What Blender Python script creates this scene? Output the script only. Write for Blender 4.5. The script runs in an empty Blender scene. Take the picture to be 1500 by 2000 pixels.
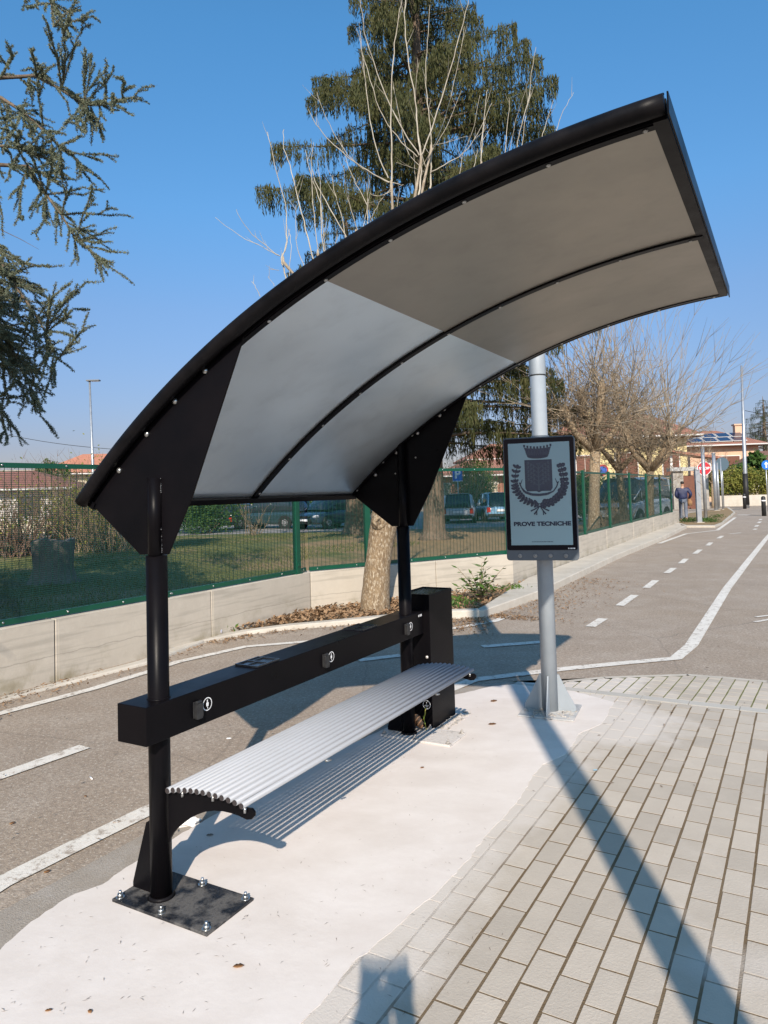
import bpy, bmesh, math, random
import numpy as np
from mathutils import Vector, Matrix
R = math.radians
scene = bpy.context.scene
# ---------------------------------------------------------------- camera
F, PITCH, ROLL, SHY, EYE = 1401.4, .0441, .0289, -98.188, 1.6
cam_d = bpy.data.cameras.new('camera'); cam = bpy.data.objects.new('camera', cam_d)
scene.collection.objects.link(cam); scene.camera = cam
cam.matrix_world = Matrix.Translation((0, 0, EYE)) @ Matrix.Rotation(R(90) + PITCH, 4, 'X') @ Matrix.Rotation(-ROLL, 4, 'Z')
cam_d.sensor_fit = 'AUTO'; cam_d.sensor_width = 36; cam_d.lens = F / 2000 * 36
cam_d.shift_x = 2.84 / 2000; cam_d.shift_y = -98.15 / 2000
cam_d.clip_start = .02; cam_d.clip_end = 2000
# ---------------------------------------------------------------- sky, sun, exposure
SUN_EL, SUN_AZ = R(33.2), R(181.3)          # sun stands behind the camera
w = bpy.data.worlds.new('World'); scene.world = w; w.use_nodes = True
wn = w.node_tree; bg = wn.nodes['Background']
sky = wn.nodes.new('ShaderNodeTexSky'); sky.sky_type = 'NISHITA'; sky.sun_disc = False
sky.sun_elevation = SUN_EL; sky.sun_rotation = SUN_AZ
sky.air_density = 1.0; sky.dust_density = 0.9; sky.ozone_density = 2.6; sky.altitude = 0
tcw = wn.nodes.new('ShaderNodeTexCoord'); sxw = wn.nodes.new('ShaderNodeSeparateXYZ'); wn.links.new(tcw.outputs['Generated'], sxw.inputs[0])
rw_ = wn.nodes.new('ShaderNodeValToRGB'); er = rw_.color_ramp.elements; er[0].position = .02; er[0].color = (.40, .345, .40, 1); er[1].position = .556; er[1].color = (.435, .85, 1, 1)
for ps, cl in ((.07, (.385, .349, .428, 1)), (.247, (.481, .56, .65, 1)), (.37, (.455, .73, .856, 1))):
    e_ = er.new(ps); e_.color = cl
wn.links.new(sxw.outputs['Z'], rw_.inputs[0]); mxw = wn.nodes.new('ShaderNodeMixRGB'); mxw.blend_type = 'MULTIPLY'; mxw.inputs[0].default_value = 1
wn.links.new(sky.outputs[0], mxw.inputs[1]); wn.links.new(rw_.outputs[0], mxw.inputs[2]); wn.links.new(mxw.outputs[0], bg.inputs[0]); bg.inputs[1].default_value = .15
sd = bpy.data.lights.new('sun', 'SUN'); sd.energy = 4.5; sd.angle = R(.53); sd.color = (1, .875, .745)
so = bpy.data.objects.new('sun', sd); scene.collection.objects.link(so)
sdir = Vector((math.sin(SUN_AZ) * math.cos(SUN_EL), math.cos(SUN_AZ) * math.cos(SUN_EL), math.sin(SUN_EL)))
so.rotation_euler = sdir.to_track_quat('Z', 'Y').to_euler(); so.location = (0, -10, 12)
scene.view_settings.view_transform = 'Standard'; scene.view_settings.look = 'None'
scene.view_settings.exposure = 0.5; scene.view_settings.gamma = 1
scene.render.engine = 'CYCLES'
scene.cycles.max_bounces = 6; scene.cycles.transparent_max_bounces = 12

# ---------------------------------------------------------------- surveying helpers
def ray(px, py):
    a, b = px - 750, py - 1000
    cr, sr = math.cos(ROLL), math.sin(ROLL)
    X = a * cr - b * sr; Y = a * sr + b * cr
    r = X / F; u = -(Y - SHY) / F
    c, s = math.cos(PITCH), math.sin(PITCH)
    return Vector((r, c - u * s, s + u * c))
def G(px, py, z=0.0):
    d = ray(px, py); return Vector((0, 0, EYE)) + d * ((z - EYE) / d.z)
def AT(px, py, y):
    d = ray(px, py); return Vector((0, 0, EYE)) + d * (y / d.y)
def col(px, P, d, z=1.2):
    """point of the line P + s d (2-D) seen in image column px"""
    best = None
    lo, hi = -6.0, 40.0
    def f(s):
        x, y = P[0] + s * d[0], P[1] + s * d[1]
        c, sn = math.cos(PITCH), math.sin(PITCH); zz = z - EYE
        dd = y * c + zz * sn; up = -y * sn + zz * c
        return 750 + (F * x / dd) * math.cos(ROLL) + (-F * up / dd + SHY) * math.sin(ROLL) - px
    for _ in range(60):
        m = (lo + hi) / 2
        if f(m) < 0: lo = m
        else: hi = m
    return Vector((P[0] + lo * d[0], P[1] + lo * d[1]))

# ---------------------------------------------------------------- object helpers
COL = scene.collection
def tag(o, label=None, cat=None, group=None, kind=None):
    if label: o['label'] = label
    if cat: o['category'] = cat
    if group: o['group'] = group
    if kind: o['kind'] = kind
    return o
def thing(name, label, cat, loc=(0, 0, 0), rz=0, group=None):
    o = bpy.data.objects.new(name, None); COL.objects.link(o); o.empty_display_size = .1
    o.location = loc; o.rotation_euler = (0, 0, rz)
    return tag(o, label, cat, group)
def copy_tree(o, parent=None):
    c = o.copy(); COL.objects.link(c)
    if parent is not None:
        c.parent = parent; c.matrix_parent_inverse = o.matrix_parent_inverse.copy()
    for ch in list(o.children): copy_tree(ch, c)
    return c
class MB:
    def __init__(s): s.v = []; s.f = []; s.sm = []; s.mi = []
    def add(s, vs, fs, smooth=False, mi=0):
        n = len(s.v); s.v += [tuple(p) for p in vs]
        s.f += [tuple(i + n for i in f) for f in fs]; s.sm += [smooth] * len(fs); s.mi += [mi] * len(fs)
        return s
    def box(s, x0, x1, y0, y1, z0, z1, M=None, mi=0):
        vs = [Vector((x, y, z)) for z in (z0, z1) for x, y in ((x0, y0), (x1, y0), (x1, y1), (x0, y1))]
        if M is not None: vs = [M @ p for p in vs]
        return s.add(vs, [(3, 2, 1, 0), (4, 5, 6, 7), (0, 1, 5, 4), (1, 2, 6, 5), (2, 3, 7, 6), (3, 0, 4, 7)], mi=mi)
    def tube(s, pts, rad, n=8, caps=True, mi=0):
        pts = [Vector(p) for p in pts]
        if not hasattr(rad, '__len__'): rad = [rad] * len(pts)
        vs = []; up = None
        for i, p in enumerate(pts):
            a = pts[max(0, i - 1)]; b = pts[min(len(pts) - 1, i + 1)]
            t = (b - a).normalized() if (b - a).length > 1e-9 else Vector((0, 0, 1))
            if up is None:
                up = Vector((0, 0, 1)) if abs(t.z) < .9 else Vector((1, 0, 0))
            e1 = t.cross(up); e1 = e1.normalized() if e1.length > 1e-6 else t.orthogonal().normalized()
            e2 = e1.cross(t).normalized(); up = e2
            for k in range(n):
                an = 2 * math.pi * k / n
                vs.append(p + (e1 * math.cos(an) + e2 * math.sin(an)) * rad[i])
        fs = []
        for i in range(len(pts) - 1):
            for k in range(n):
                k2 = (k + 1) % n
                fs.append((i * n + k, i * n + k2, (i + 1) * n + k2, (i + 1) * n + k))
        s.add(vs, fs, True, mi)
        if caps:
            m = len(s.v) - len(vs)
            s.f.append(tuple(m + k for k in reversed(range(n)))); s.sm.append(False); s.mi.append(mi)
            s.f.append(tuple(m + (len(pts) - 1) * n + k for k in range(n))); s.sm.append(False); s.mi.append(mi)
        return s
    def prism(s, poly, o, e1, e2, e3, t0, t1, mi=0):
        """polygon (a,b) in axes e1,e2 about o, thick along e3 from t0 to t1"""
        n = len(poly); o = Vector(o)
        vs = [o + e1 * a + e2 * b + e3 * t for t in (t0, t1) for a, b in poly]
        fs = [tuple(reversed(range(n))), tuple(range(n, 2 * n))] + [(i, (i + 1) % n, n + (i + 1) % n, n + i) for i in range(n)]
        return s.add(vs, fs, mi=mi)
    def poly(s, pts, mi=0):
        return s.add(pts, [tuple(range(len(pts)))], mi=mi)
    def disc(s, c, nrm, r, h, n=14, dome=False):
        nrm = Vector(nrm).normalized(); c = Vector(c)
        if dome: s.tube([c, c + nrm * h * .5, c + nrm * h * .85, c + nrm * h], [r, r * .93, r * .6, r * .15], n)
        else: s.tube([c, c + nrm * h], r, n)
        return s
    def build(s, name, mat, parent=None, bevel=0, recalc=True):
        me = bpy.data.meshes.new(name); me.from_pydata(s.v, [], s.f)
        me.polygons.foreach_set('use_smooth', s.sm)
        mats = mat if isinstance(mat, (list, tuple)) else [mat]
        for m in mats: me.materials.append(m)
        if len(mats) > 1: me.polygons.foreach_set('material_index', s.mi)
        if recalc and len(s.f) < 20000:
            b = bmesh.new(); b.from_mesh(me)
            bmesh.ops.recalc_face_normals(b, faces=b.faces)
            b.to_mesh(me); b.free()
        me.update()
        o = bpy.data.objects.new(name, me); COL.objects.link(o)
        if parent is not None: o.parent = parent
        if bevel:
            md = o.modifiers.new('bevel', 'BEVEL'); md.width = bevel; md.segments = 2; md.limit_method = 'ANGLE'; md.angle_limit = R(35)
        return o
def leafmesh(name, P, A, B, mat, parent=None, bend=None):
    """many 4-corner leaves: centre P, half-axes A (long) and B (wide), numpy arrays"""
    n = len(P)
    V = np.empty((n, 4, 3)); V[:, 0] = P - A; V[:, 1] = P + B - A * .1; V[:, 2] = P + A; V[:, 3] = P - B - A * .1
    if bend is not None: V[:, 1] += bend; V[:, 3] += bend
    me = bpy.data.meshes.new(name)
    me.vertices.add(4 * n); me.vertices.foreach_set('co', V.reshape(-1))
    me.loops.add(4 * n); me.loops.foreach_set('vertex_index', np.arange(4 * n, dtype=np.int32))
    me.polygons.add(n); me.polygons.foreach_set('loop_start', np.arange(0, 4 * n, 4, dtype=np.int32))
    me.polygons.foreach_set('loop_total', np.full(n, 4, dtype=np.int32))
    me.materials.append(mat); me.update(calc_edges=True)
    o = bpy.data.objects.new(name, me); COL.objects.link(o)
    if parent is not None: o.parent = parent
    return o
def unit(v): return v / np.maximum(1e-9, np.linalg.norm(v, axis=-1, keepdims=True))

# ---------------------------------------------------------------- materials
def srgb(r, g, b):
    return tuple(((c / 255) / 12.92 if c / 255 <= .04045 else ((c / 255 + .055) / 1.055) ** 2.4) for c in (r, g, b)) + (1,)
def M(name, c1, c2=None, scale=6, rough=.6, metal=0, bump=0, bscale=60, c3=None, scale3=40, amt3=.5, spec=.5,
      lo=.35, hi=.65, stretch=None, rough2=None, coat=0, trans=0):
    m = bpy.data.materials.new(name); m.use_nodes = True; nt = m.node_tree; N = nt.nodes; L = nt.links
    b = N['Principled BSDF']; tc = N.new('ShaderNodeTexCoord'); src = tc.outputs['Object']
    if stretch:
        mp = N.new('ShaderNodeMapping'); mp.inputs['Scale'].default_value = stretch
        L.new(src, mp.inputs[0]); src = mp.outputs[0]
    c1 = tuple(c1)[:3] + (1,)
    b.inputs['Base Color'].default_value = c1; b.inputs['Roughness'].default_value = rough
    b.inputs['Metallic'].default_value = metal; b.inputs['Specular IOR Level'].default_value = spec
    if coat: b.inputs['Coat Weight'].default_value = coat; b.inputs['Coat Roughness'].default_value = .15
    def noise(sc, det=7, ro=.6):
        n = N.new('ShaderNodeTexNoise'); n.inputs['Scale'].default_value = sc; n.inputs['Detail'].default_value = det
        n.inputs['Roughness'].default_value = ro; L.new(src, n.inputs['Vector']); return n
    if c2:
        c2 = tuple(c2)[:3] + (1,)
        n = noise(scale); r = N.new('ShaderNodeValToRGB'); r.color_ramp.elements[0].position = lo; r.color_ramp.elements[1].position = hi
        r.color_ramp.elements[0].color = c1; r.color_ramp.elements[1].color = c2; L.new(n.outputs[0], r.inputs[0]); out = r.outputs[0]
        if c3:
            c3 = tuple(c3)[:3] + (1,)
            n3 = noise(scale3, 4); r3 = N.new('ShaderNodeValToRGB'); r3.color_ramp.elements[0].position = .5; r3.color_ramp.elements[1].position = .72
            r3.color_ramp.elements[0].color = (0, 0, 0, 1); r3.color_ramp.elements[1].color = (amt3, amt3, amt3, 1)
            L.new(n3.outputs[0], r3.inputs[0]); mx = N.new('ShaderNodeMixRGB'); L.new(r3.outputs[0], mx.inputs[0]); L.new(out, mx.inputs[1]); mx.inputs[2].default_value = c3; out = mx.outputs[0]
        L.new(out, b.inputs['Base Color'])
        if rough2 is not None:
            mr = N.new('ShaderNodeMapRange'); mr.inputs[3].default_value = rough; mr.inputs[4].default_value = rough2
            mr.inputs[1].default_value = .35; mr.inputs[2].default_value = .65
            L.new(n.outputs[0], mr.inputs[0]); L.new(mr.outputs[0], b.inputs['Roughness'])
    if bump:
        nb = noise(bscale, 5, .65); bp = N.new('ShaderNodeBump'); bp.inputs['Strength'].default_value = min(1, bump); bp.inputs['Distance'].default_value = .01
        L.new(nb.outputs[0], bp.inputs['Height']); L.new(bp.outputs[0], b.inputs['Normal'])
    return m
m_black = M('black_paint', (.0035, .0035, .0045), (.006, .005, .006), 3, rough=.27, spec=.08, rough2=.40, bump=.03, bscale=300)
m_blackd = M('black_paint_worn', (.005, .005, .006), (.010, .009, .010), 9, rough=.32, rough2=.45, spec=.10, bump=.06, bscale=200)
m_rubber = M('black_rubber', (.012, .012, .012), rough=.6)
m_plastic = M('black_plastic', (.016, .016, .018), (.03, .03, .03), 40, rough=.4)
m_zinc = M('zinc_bolt', (.55, .56, .55), (.35, .35, .34), 60, rough=.3, metal=.9)
m_bench = M('bench_grey_paint', (.33, .345, .375), (.31, .325, .35), 5, rough=.5, bump=.02, bscale=300)
m_tubeend = M('dark_tube_cap', (.035, .028, .028), rough=.5)
m_grey = M('grey_powder_coat', (.32, .355, .385), (.27, .305, .335), 4, rough=.45, bump=.02, bscale=250)
m_greyd = M('dark_grey_powder_coat', (.105, .125, .15), (.09, .11, .13), 6, rough=.4)
m_white = M('white_print', (.8, .8, .8), rough=.5)
m_cement = M('cement_residue', (.55, .52, .48), (.28, .26, .24), 30, rough=.9, bump=.8, bscale=60)

def panel_mat(name, c1, c2, rough, metal):
    m = M(name, c1, c2, 1.6, rough=rough, metal=metal, lo=.3, hi=.7, rough2=rough + .10, c3=tuple(x * .80 for x in c2), scale3=7, amt3=.3)
    N, L = m.node_tree.nodes, m.node_tree.links; tc = N.new('ShaderNodeTexCoord')
    n = N.new('ShaderNodeTexNoise'); n.inputs['Scale'].default_value = 2.2; n.inputs['Detail'].default_value = 2; L.new(tc.outputs['Object'], n.inputs['Vector'])
    bp = N.new('ShaderNodeBump'); bp.inputs['Strength'].default_value = .35; bp.inputs['Distance'].default_value = .012; L.new(n.outputs[0], bp.inputs['Height']); L.new(bp.outputs[0], N['Principled BSDF'].inputs['Normal'])
    return m
m_pan_lo = panel_mat('satin_aluminium', (.86, .95, 1.0), (.80, .90, .97), .33, .90)
m_pan_hi = panel_mat('bronze_grey_sheet', (.40, .365, .31), (.34, .32, .28), .36, .85)

# ---------------------------------------------------------------- shelter frame of reference
X0, Y0, TH, LEN = -.9221, 2.9131, .5158, 2.1226
UU = Vector((math.sin(TH), math.cos(TH), 0)); VV = Vector((math.cos(TH), -math.sin(TH), 0)); ZZ = Vector((0, 0, 1))
def S(u, v, z): return UU * u + VV * v + ZZ * z          # local (the Empty stands at post 1)
SW = lambda u, v, z=0: Vector((X0, Y0, 0)) + S(u, v, z)

# ================================================================ GROUND
def sheet(name, pts, z, mat, kind='structure'):
    mb = MB(); mb.poly([(p[0], p[1], z) for p in pts]); o = mb.build(name, mat); 
    b = bmesh.new(); b.from_mesh(o.data)
    for f in b.faces:
        if f.normal.z < 0: f.normal_flip()
    b.to_mesh(o.data); b.free()
    if kind: o['kind'] = kind
    return o
def ground_mat(name, base, dark, light, speck=.5, big=.6, sc=1.0, bump=.5, sscale=90, bs=160):
    m = bpy.data.materials.new(name); m.use_nodes = True; nt = m.node_tree; N = nt.nodes; L = nt.links
    b = N['Principled BSDF']; b.inputs['Roughness'].default_value = .92; b.inputs['Specular IOR Level'].default_value = .25
    tc = N.new('ShaderNodeTexCoord'); src = tc.outputs['Object']
    def noise(s, d, ro=.6):
        n = N.new('ShaderNodeTexNoise'); n.inputs['Scale'].default_value = s; n.inputs['Detail'].default_value = d; n.inputs['Roughness'].default_value = ro
        L.new(src, n.inputs['Vector']); return n.outputs[0]
    def ramp(x, a, c, ca=(0, 0, 0, 1), cb=(1, 1, 1, 1)):
        r = N.new('ShaderNodeValToRGB'); r.color_ramp.elements[0].position = a; r.color_ramp.elements[1].position = c
        r.color_ramp.elements[0].color = ca; r.color_ramp.elements[1].color = cb; L.new(x, r.inputs[0]); return r.outputs[0]
    def mix(f, a, c, sc_=1):
        mx = N.new('ShaderNodeMixRGB')
        if sc_ != 1:
            mu = N.new('ShaderNodeMath'); mu.operation = 'MULTIPLY'; mu.inputs[1].default_value = sc_; L.new(f, mu.inputs[0]); f = mu.outputs[0]
        L.new(f, mx.inputs[0])
        if isinstance(a, tuple): mx.inputs[1].default_value = a[:3] + (1,)
        else: L.new(a, mx.inputs[1])
        if isinstance(c, tuple): mx.inputs[2].default_value = c[:3] + (1,)
        else: L.new(c, mx.inputs[2])
        return mx.outputs[0]
    c = mix(ramp(noise(.55 * sc, 5), .35, .7), base, dark, big)
    c = mix(ramp(noise(2.7 * sc, 6), .45, .75), c, light, .5)
    v = N.new('ShaderNodeTexVoronoi'); v.inputs['Scale'].default_value = sscale; L.new(src, v.inputs['Vector'])
    c = mix(ramp(v.outputs['Color'], .15, .85), c, dark, speck * .55)
    c = mix(ramp(noise(sscale * 1.7, 2), .6, .75), c, light, speck)
    L.new(c, b.inputs['Base Color'])
    bp = N.new('ShaderNodeBump'); bp.inputs['Strength'].default_value = bump; bp.inputs['Distance'].default_value = .006
    L.new(noise(bs, 4), bp.inputs['Height']); L.new(bp.outputs[0], b.inputs['Normal'])
    m['h'] = 1
    return m, N, L, b, src, noise, ramp, mix, c
asph = ground_mat('asphalt', (.39, .318, .25), (.275, .222, .174), (.54, .48, .41), 1.0, .8, sscale=70, bump=.9, bs=110)
m_asph = asph[0]
# cracks and brown dust on the asphalt
def _():
    m, N, L, b, src, noise, ramp, mix, c = asph
    d = ramp(noise(.35, 4), .5, .68); c2 = mix(d, c, (.32, .25, .18), .5)
    vo = N.new('ShaderNodeTexVoronoi'); vo.feature = 'DISTANCE_TO_EDGE'; vo.inputs['Scale'].default_value = .33
    mp = N.new('ShaderNodeMixRGB'); mp.inputs[0].default_value = .06; L.new(src, mp.inputs[1])
    nn = N.new('ShaderNodeTexNoise'); nn.inputs['Scale'].default_value = 4; L.new(src, nn.inputs['Vector']); L.new(nn.outputs['Color'], mp.inputs[2]); L.new(mp.outputs[0], vo.inputs['Vector'])
    r = ramp(vo.outputs[0], 0, .0035, (.30, .30, .30, 1), (0, 0, 0, 1))
    c3 = mix(r, c2, (.09, .078, .07)); c3 = mix(ramp(noise(34, 3, .7), .44, .60), c3, (.17, .14, .115), .42); c3 = mix(ramp(noise(55, 2, .7), .57, .66), c3, (.60, .54, .46), .55); L.new(c3, b.inputs['Base Color'])
_()
m_far = M('distant_ground', (.16, .15, .13), (.12, .13, .08), .08, rough=1)
m_edgeasph = ground_mat('coarse_asphalt_edge', (.38, .335, .285), (.24, .21, .175), (.46, .43, .40), .8, .5, sc=2, sscale=140, bump=.8)[0]
m_slab = ground_mat('fresh_concrete', (.70, .648, .605), (.625, .575, .535), (.745, .70, .66), .22, .6, sc=1.6, bump=.12, sscale=60, bs=35)[0]
def _():
    m = m_slab; N, L = m.node_tree.nodes, m.node_tree.links; b = N['Principled BSDF']; tc = N.new('ShaderNodeTexCoord'); src = b.inputs['Base Color'].links[0].from_socket
    mp = N.new('ShaderNodeMapping'); mp.inputs['Rotation'].default_value = (0, 0, .6); mp.inputs['Scale'].default_value = (1, 1.7, 1); L.new(tc.outputs['Object'], mp.inputs[0])
    n = N.new('ShaderNodeTexNoise'); n.inputs['Scale'].default_value = 2.6; n.inputs['Detail'].default_value = 6; n.inputs['Roughness'].default_value = .62; n.inputs['Distortion'].default_value = .3; L.new(mp.outputs[0], n.inputs['Vector'])
    r = N.new('ShaderNodeValToRGB'); r.color_ramp.elements[0].position = .35; r.color_ramp.elements[0].color = (.90, .885, .87, 1); r.color_ramp.elements[1].position = .62; r.color_ramp.elements[1].color = (1, 1, 1, 1); L.new(n.outputs[0], r.inputs[0])
    mx = N.new('ShaderNodeMixRGB'); mx.blend_type = 'MULTIPLY'; mx.inputs[0].default_value = .9; L.new(src, mx.inputs[1]); L.new(r.outputs[0], mx.inputs[2]); L.new(mx.outputs[0], b.inputs['Base Color'])
    bp = [q for q in N if q.type == 'BUMP'][0]; b2 = N.new('ShaderNodeBump'); b2.inputs['Strength'].default_value = .5; b2.inputs['Distance'].default_value = .0025; L.new(n.outputs[0], b2.inputs['Height']); L.new(bp.outputs[0], b2.inputs['Normal']); L.new(b2.outputs[0], b.inputs['Normal'])
_()
m_conc = ground_mat('old_concrete', (.52, .475, .405), (.36, .33, .28), (.60, .57, .51), .3, .6, sc=2.5, bump=.4, sscale=50)[0]
m_line = ground_mat('worn_white_paint', (.70, .67, .61), (.56, .52, .46), (.76, .73, .68), .35, .5, sc=4, bump=.5, sscale=70)[0]
m_dirt = ground_mat('dry_soil', (.20, .145, .09), (.12, .09, .06), (.28, .22, .14), .7, .6, sc=2, sscale=60, bump=1)[0]

# terrain to the horizon, then asphalt
o = sheet('terrain', [(-600, -200), (600, -200), (600, 900), (-600, 900)], -.03, m_far)
road = sheet('road', [(-14, -12), (60, -12), (60, 75), (-14, 75)], 0, m_asph)

def _():
    m = m_line; N, L = m.node_tree.nodes, m.node_tree.links; b = N['Principled BSDF']; tc = N.new('ShaderNodeTexCoord')
    src = b.inputs['Base Color'].links[0].from_socket; n = N.new('ShaderNodeTexNoise'); n.inputs['Scale'].default_value = 13; n.inputs['Detail'].default_value = 9; n.inputs['Roughness'].default_value = .82; L.new(tc.outputs['Object'], n.inputs['Vector'])
    r = N.new('ShaderNodeValToRGB'); r.color_ramp.elements[0].position = .52; r.color_ramp.elements[1].position = .60; L.new(n.outputs[0], r.inputs[0])
    mx = N.new('ShaderNodeMixRGB'); L.new(r.outputs[0], mx.inputs[0]); L.new(src, mx.inputs[1]); mx.inputs[2].default_value = (.36, .31, .26, 1); L.new(mx.outputs[0], b.inputs['Base Color'])
_()
# lines of wall
WA0 = Vector((-3.25, 6.07)); WAd = Vector((2.24, 3.73)).normalized()
CAB = Vector((-1.03, 9.84)); CBC = Vector((2.06, 11.70)); WCd = Vector((8.59, 15.1)).normalized()
WC1 = Vector((11.82, 28.87)); WAs = WA0 - WAd * 4.5
# park lawn behind the wall
def lawn_mat():
    m, N, L, b, src, noise, ramp, mix, c = ground_mat('park_grass', (.115, .130, .040), (.085, .092, .032), (.20, .185, .075), .6, .6, sc=1, sscale=40, bump=1, bs=60)
    sp = N.new('ShaderNodeSeparateXYZ'); L.new(src, sp.inputs[0]); mr = N.new('ShaderNodeMapRange'); mr.inputs[1].default_value = -5; mr.inputs[2].default_value = 0; mr.inputs[3].default_value = -.05; mr.inputs[4].default_value = .18; L.new(sp.outputs['X'], mr.inputs[0])
    ad = N.new('ShaderNodeMath'); L.new(mr.outputs[0], ad.inputs[0]); L.new(noise(.3, 6), ad.inputs[1])
    d = ramp(ad.outputs[0], .47, .60); c2 = mix(d, c, (.28, .19, .105), .9)
    L.new(c2, b.inputs['Base Color']); return m
m_lawn = lawn_mat()
nA = Vector((-WAd.y, WAd.x)); nC = Vector((-WCd.y, WCd.x))
lawn = sheet('lawn', [WAs + nA * .1, CAB + Vector((-.06, .1)), CBC + Vector((-.1, .06)), (WC1 + nC * .1), (9.5, 31), (-20, 32), (-45, 30), (-45, 2)], .006, m_lawn)
sheet('parking_lot', [(-45, 30.2), (-20, 32.2), (9.5, 31.2), (13, 31.0), (20, 60), (-60, 60)], .004, ground_mat('lot_asphalt', (.26, .245, .235), (.2, .19, .18), (.33, .31, .3), .3, .5)[0])

# pavers: running bond of grey concrete blocks
A30 = R(30.3); PA = Vector((math.sin(A30), math.cos(A30))); PB = Vector((math.cos(A30), -math.sin(A30)))
def attr_block_mat(name, base, var, spot):
    m, N, L, b, src, noise, ramp, mix, c = ground_mat(name, base, tuple(x * .86 for x in base), tuple(min(1, x * 1.12) for x in base), .22, .5, sc=3, sscale=75, bump=.35, bs=120)
    at = N.new('ShaderNodeAttribute'); at.attribute_name = 'rnd'
    hs = N.new('ShaderNodeHueSaturation'); mr = N.new('ShaderNodeMapRange'); mr.inputs[3].default_value = 1 - var; mr.inputs[4].default_value = 1 + var
    L.new(at.outputs['Fac'], mr.inputs[0]); L.new(mr.outputs[0], hs.inputs['Value']); L.new(c, hs.inputs['Color'])
    c4 = mix(ramp(noise(1.1, 6), .58, .72), hs.outputs[0], spot, .5)
    L.new(c4, b.inputs['Base Color']); return m
def add_smear(m, top=.92, patch=.55):
    N, L = m.node_tree.nodes, m.node_tree.links; b = N['Principled BSDF']; tc = N.new('ShaderNodeTexCoord'); src = b.inputs['Base Color'].links[0].from_socket
    def math_(op, *a):
        n = N.new('ShaderNodeMath'); n.operation = op
        for i, q in enumerate(a):
            if isinstance(q, (int, float)): n.inputs[i].default_value = q
            else: L.new(q, n.inputs[i])
        return n.outputs[0]
    def mrange(x, a, c, d=0., e=1.):
        n = N.new('ShaderNodeMapRange'); n.inputs[1].default_value = a; n.inputs[2].default_value = c; n.inputs[3].default_value = d; n.inputs[4].default_value = e; L.new(x, n.inputs[0]); return n.outputs[0]
    dt = N.new('ShaderNodeVectorMath'); dt.operation = 'DOT_PRODUCT'; L.new(tc.outputs['Object'], dt.inputs[0]); dt.inputs[1].default_value = (PB.x, PB.y, 0)
    band = mrange(dt.outputs['Value'], -.99 + (.9 * PB.x + 2.2 * PB.y), -.66 + (.9 * PB.x + 2.2 * PB.y), 1.0, .0)
    ds = N.new('ShaderNodeVectorMath'); ds.operation = 'DISTANCE'; L.new(tc.outputs['Object'], ds.inputs[0]); ds.inputs[1].default_value = (1.42, 4.98, .02)
    spot = mrange(ds.outputs['Value'], .28, .72, 1.1, 0.)
    mk = math_('MAXIMUM', band, spot)
    n1 = N.new('ShaderNodeTexNoise'); n1.inputs['Scale'].default_value = 3.2; n1.inputs['Detail'].default_value = 8; n1.inputs['Roughness'].default_value = .65; L.new(tc.outputs['Object'], n1.inputs['Vector'])
    mk = math_('ADD', mk, math_('MULTIPLY', math_('SUBTRACT', n1.outputs[0], .5), 1.6))
    mk = mrange(mk, .30, .85, 0., top)
    n2 = N.new('ShaderNodeTexNoise'); n2.inputs['Scale'].default_value = 1.3; n2.inputs['Detail'].default_value = 7; L.new(tc.outputs['Object'], n2.inputs['Vector'])
    mk = math_('MAXIMUM', mk, mrange(n2.outputs[0], .60, .70, 0., patch))
    mx = N.new('ShaderNodeMixRGB'); L.new(mk, mx.inputs[0]); L.new(src, mx.inputs[1]); mx.inputs[2].default_value = (.575, .53, .48, 1); L.new(mx.outputs[0], b.inputs['Base Color']); return m
m_paver = attr_block_mat('grey_concrete_pavers', (.462, .412, .348), .10, (.52, .47, .41)); add_smear(m_paver)
m_joint = ground_mat('sand_joint', (.145, .098, .052), (.20, .15, .095), (.22, .17, .11), .35, .8, sc=5, sscale=120, bump=1)[0]; add_smear(m_joint, .9, .75)
rnd = random.Random(4)
def block(V_, Fc, RN, c, ea, eb, la, lb, z0, z1, ch=.004):
    """chamfered paver"""
    tl = [rnd.uniform(-.00025, .00025) for _ in range(3)]
    n = len(V_)
    rr = rnd.random()
    for (k, z) in ((0, z0), (0, z1 - .0004), (.0006, z1)):
        for sa, sb in ((-1, -1), (1, -1), (1, 1), (-1, 1)):
            a = sa * (la / 2 - k); b_ = sb * (lb / 2 - k)
            p = c + ea * a + eb * b_
            V_.append((p.x, p.y, z + tl[0] + tl[1] * sa + tl[2] * sb))
    for l in (0, 4):
        for i in range(4):
            j = (i + 1) % 4; Fc.append((n + l + i, n + l + j, n + l + 4 + j, n + l + 4 + i)); RN.append(rr)
    Fc.append((n + 8, n + 9, n + 10, n + 11)); RN.append(rr)
def finish_blocks(name, V_, Fc, RN, mat):
    me = bpy.data.meshes.new(name); me.from_pydata(V_, [], Fc); me.materials.append(mat)
    a = me.attributes.new('rnd', 'FLOAT', 'FACE'); a.data.foreach_set('value', RN)
    b = bmesh.new(); b.from_mesh(me); bmesh.ops.recalc_face_normals(b, faces=b.faces); b.to_mesh(me); b.free()
    o = bpy.data.objects.new(name, me); COL.objects.link(o); o['kind'] = 'structure'; return o
SB = G(1060 + 170 / 3.409, 1300 + 185 / 3.409).xy            # left end of the border strip's near edge
ref = Vector((.9, 2.2))
strip_a = (SB - ref).dot(PA)
V_, Fc, RN = [], [], []
ZP = .020
LA, LB = .1915, .1028
b0 = (Vector((.55, 3.56)) - ref).dot(PB)
off0 = (Vector((1.123, 2.615)) - ref).dot(PA)
brow0 = (Vector((1.123, 2.615)) - ref).dot(PB)
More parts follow.
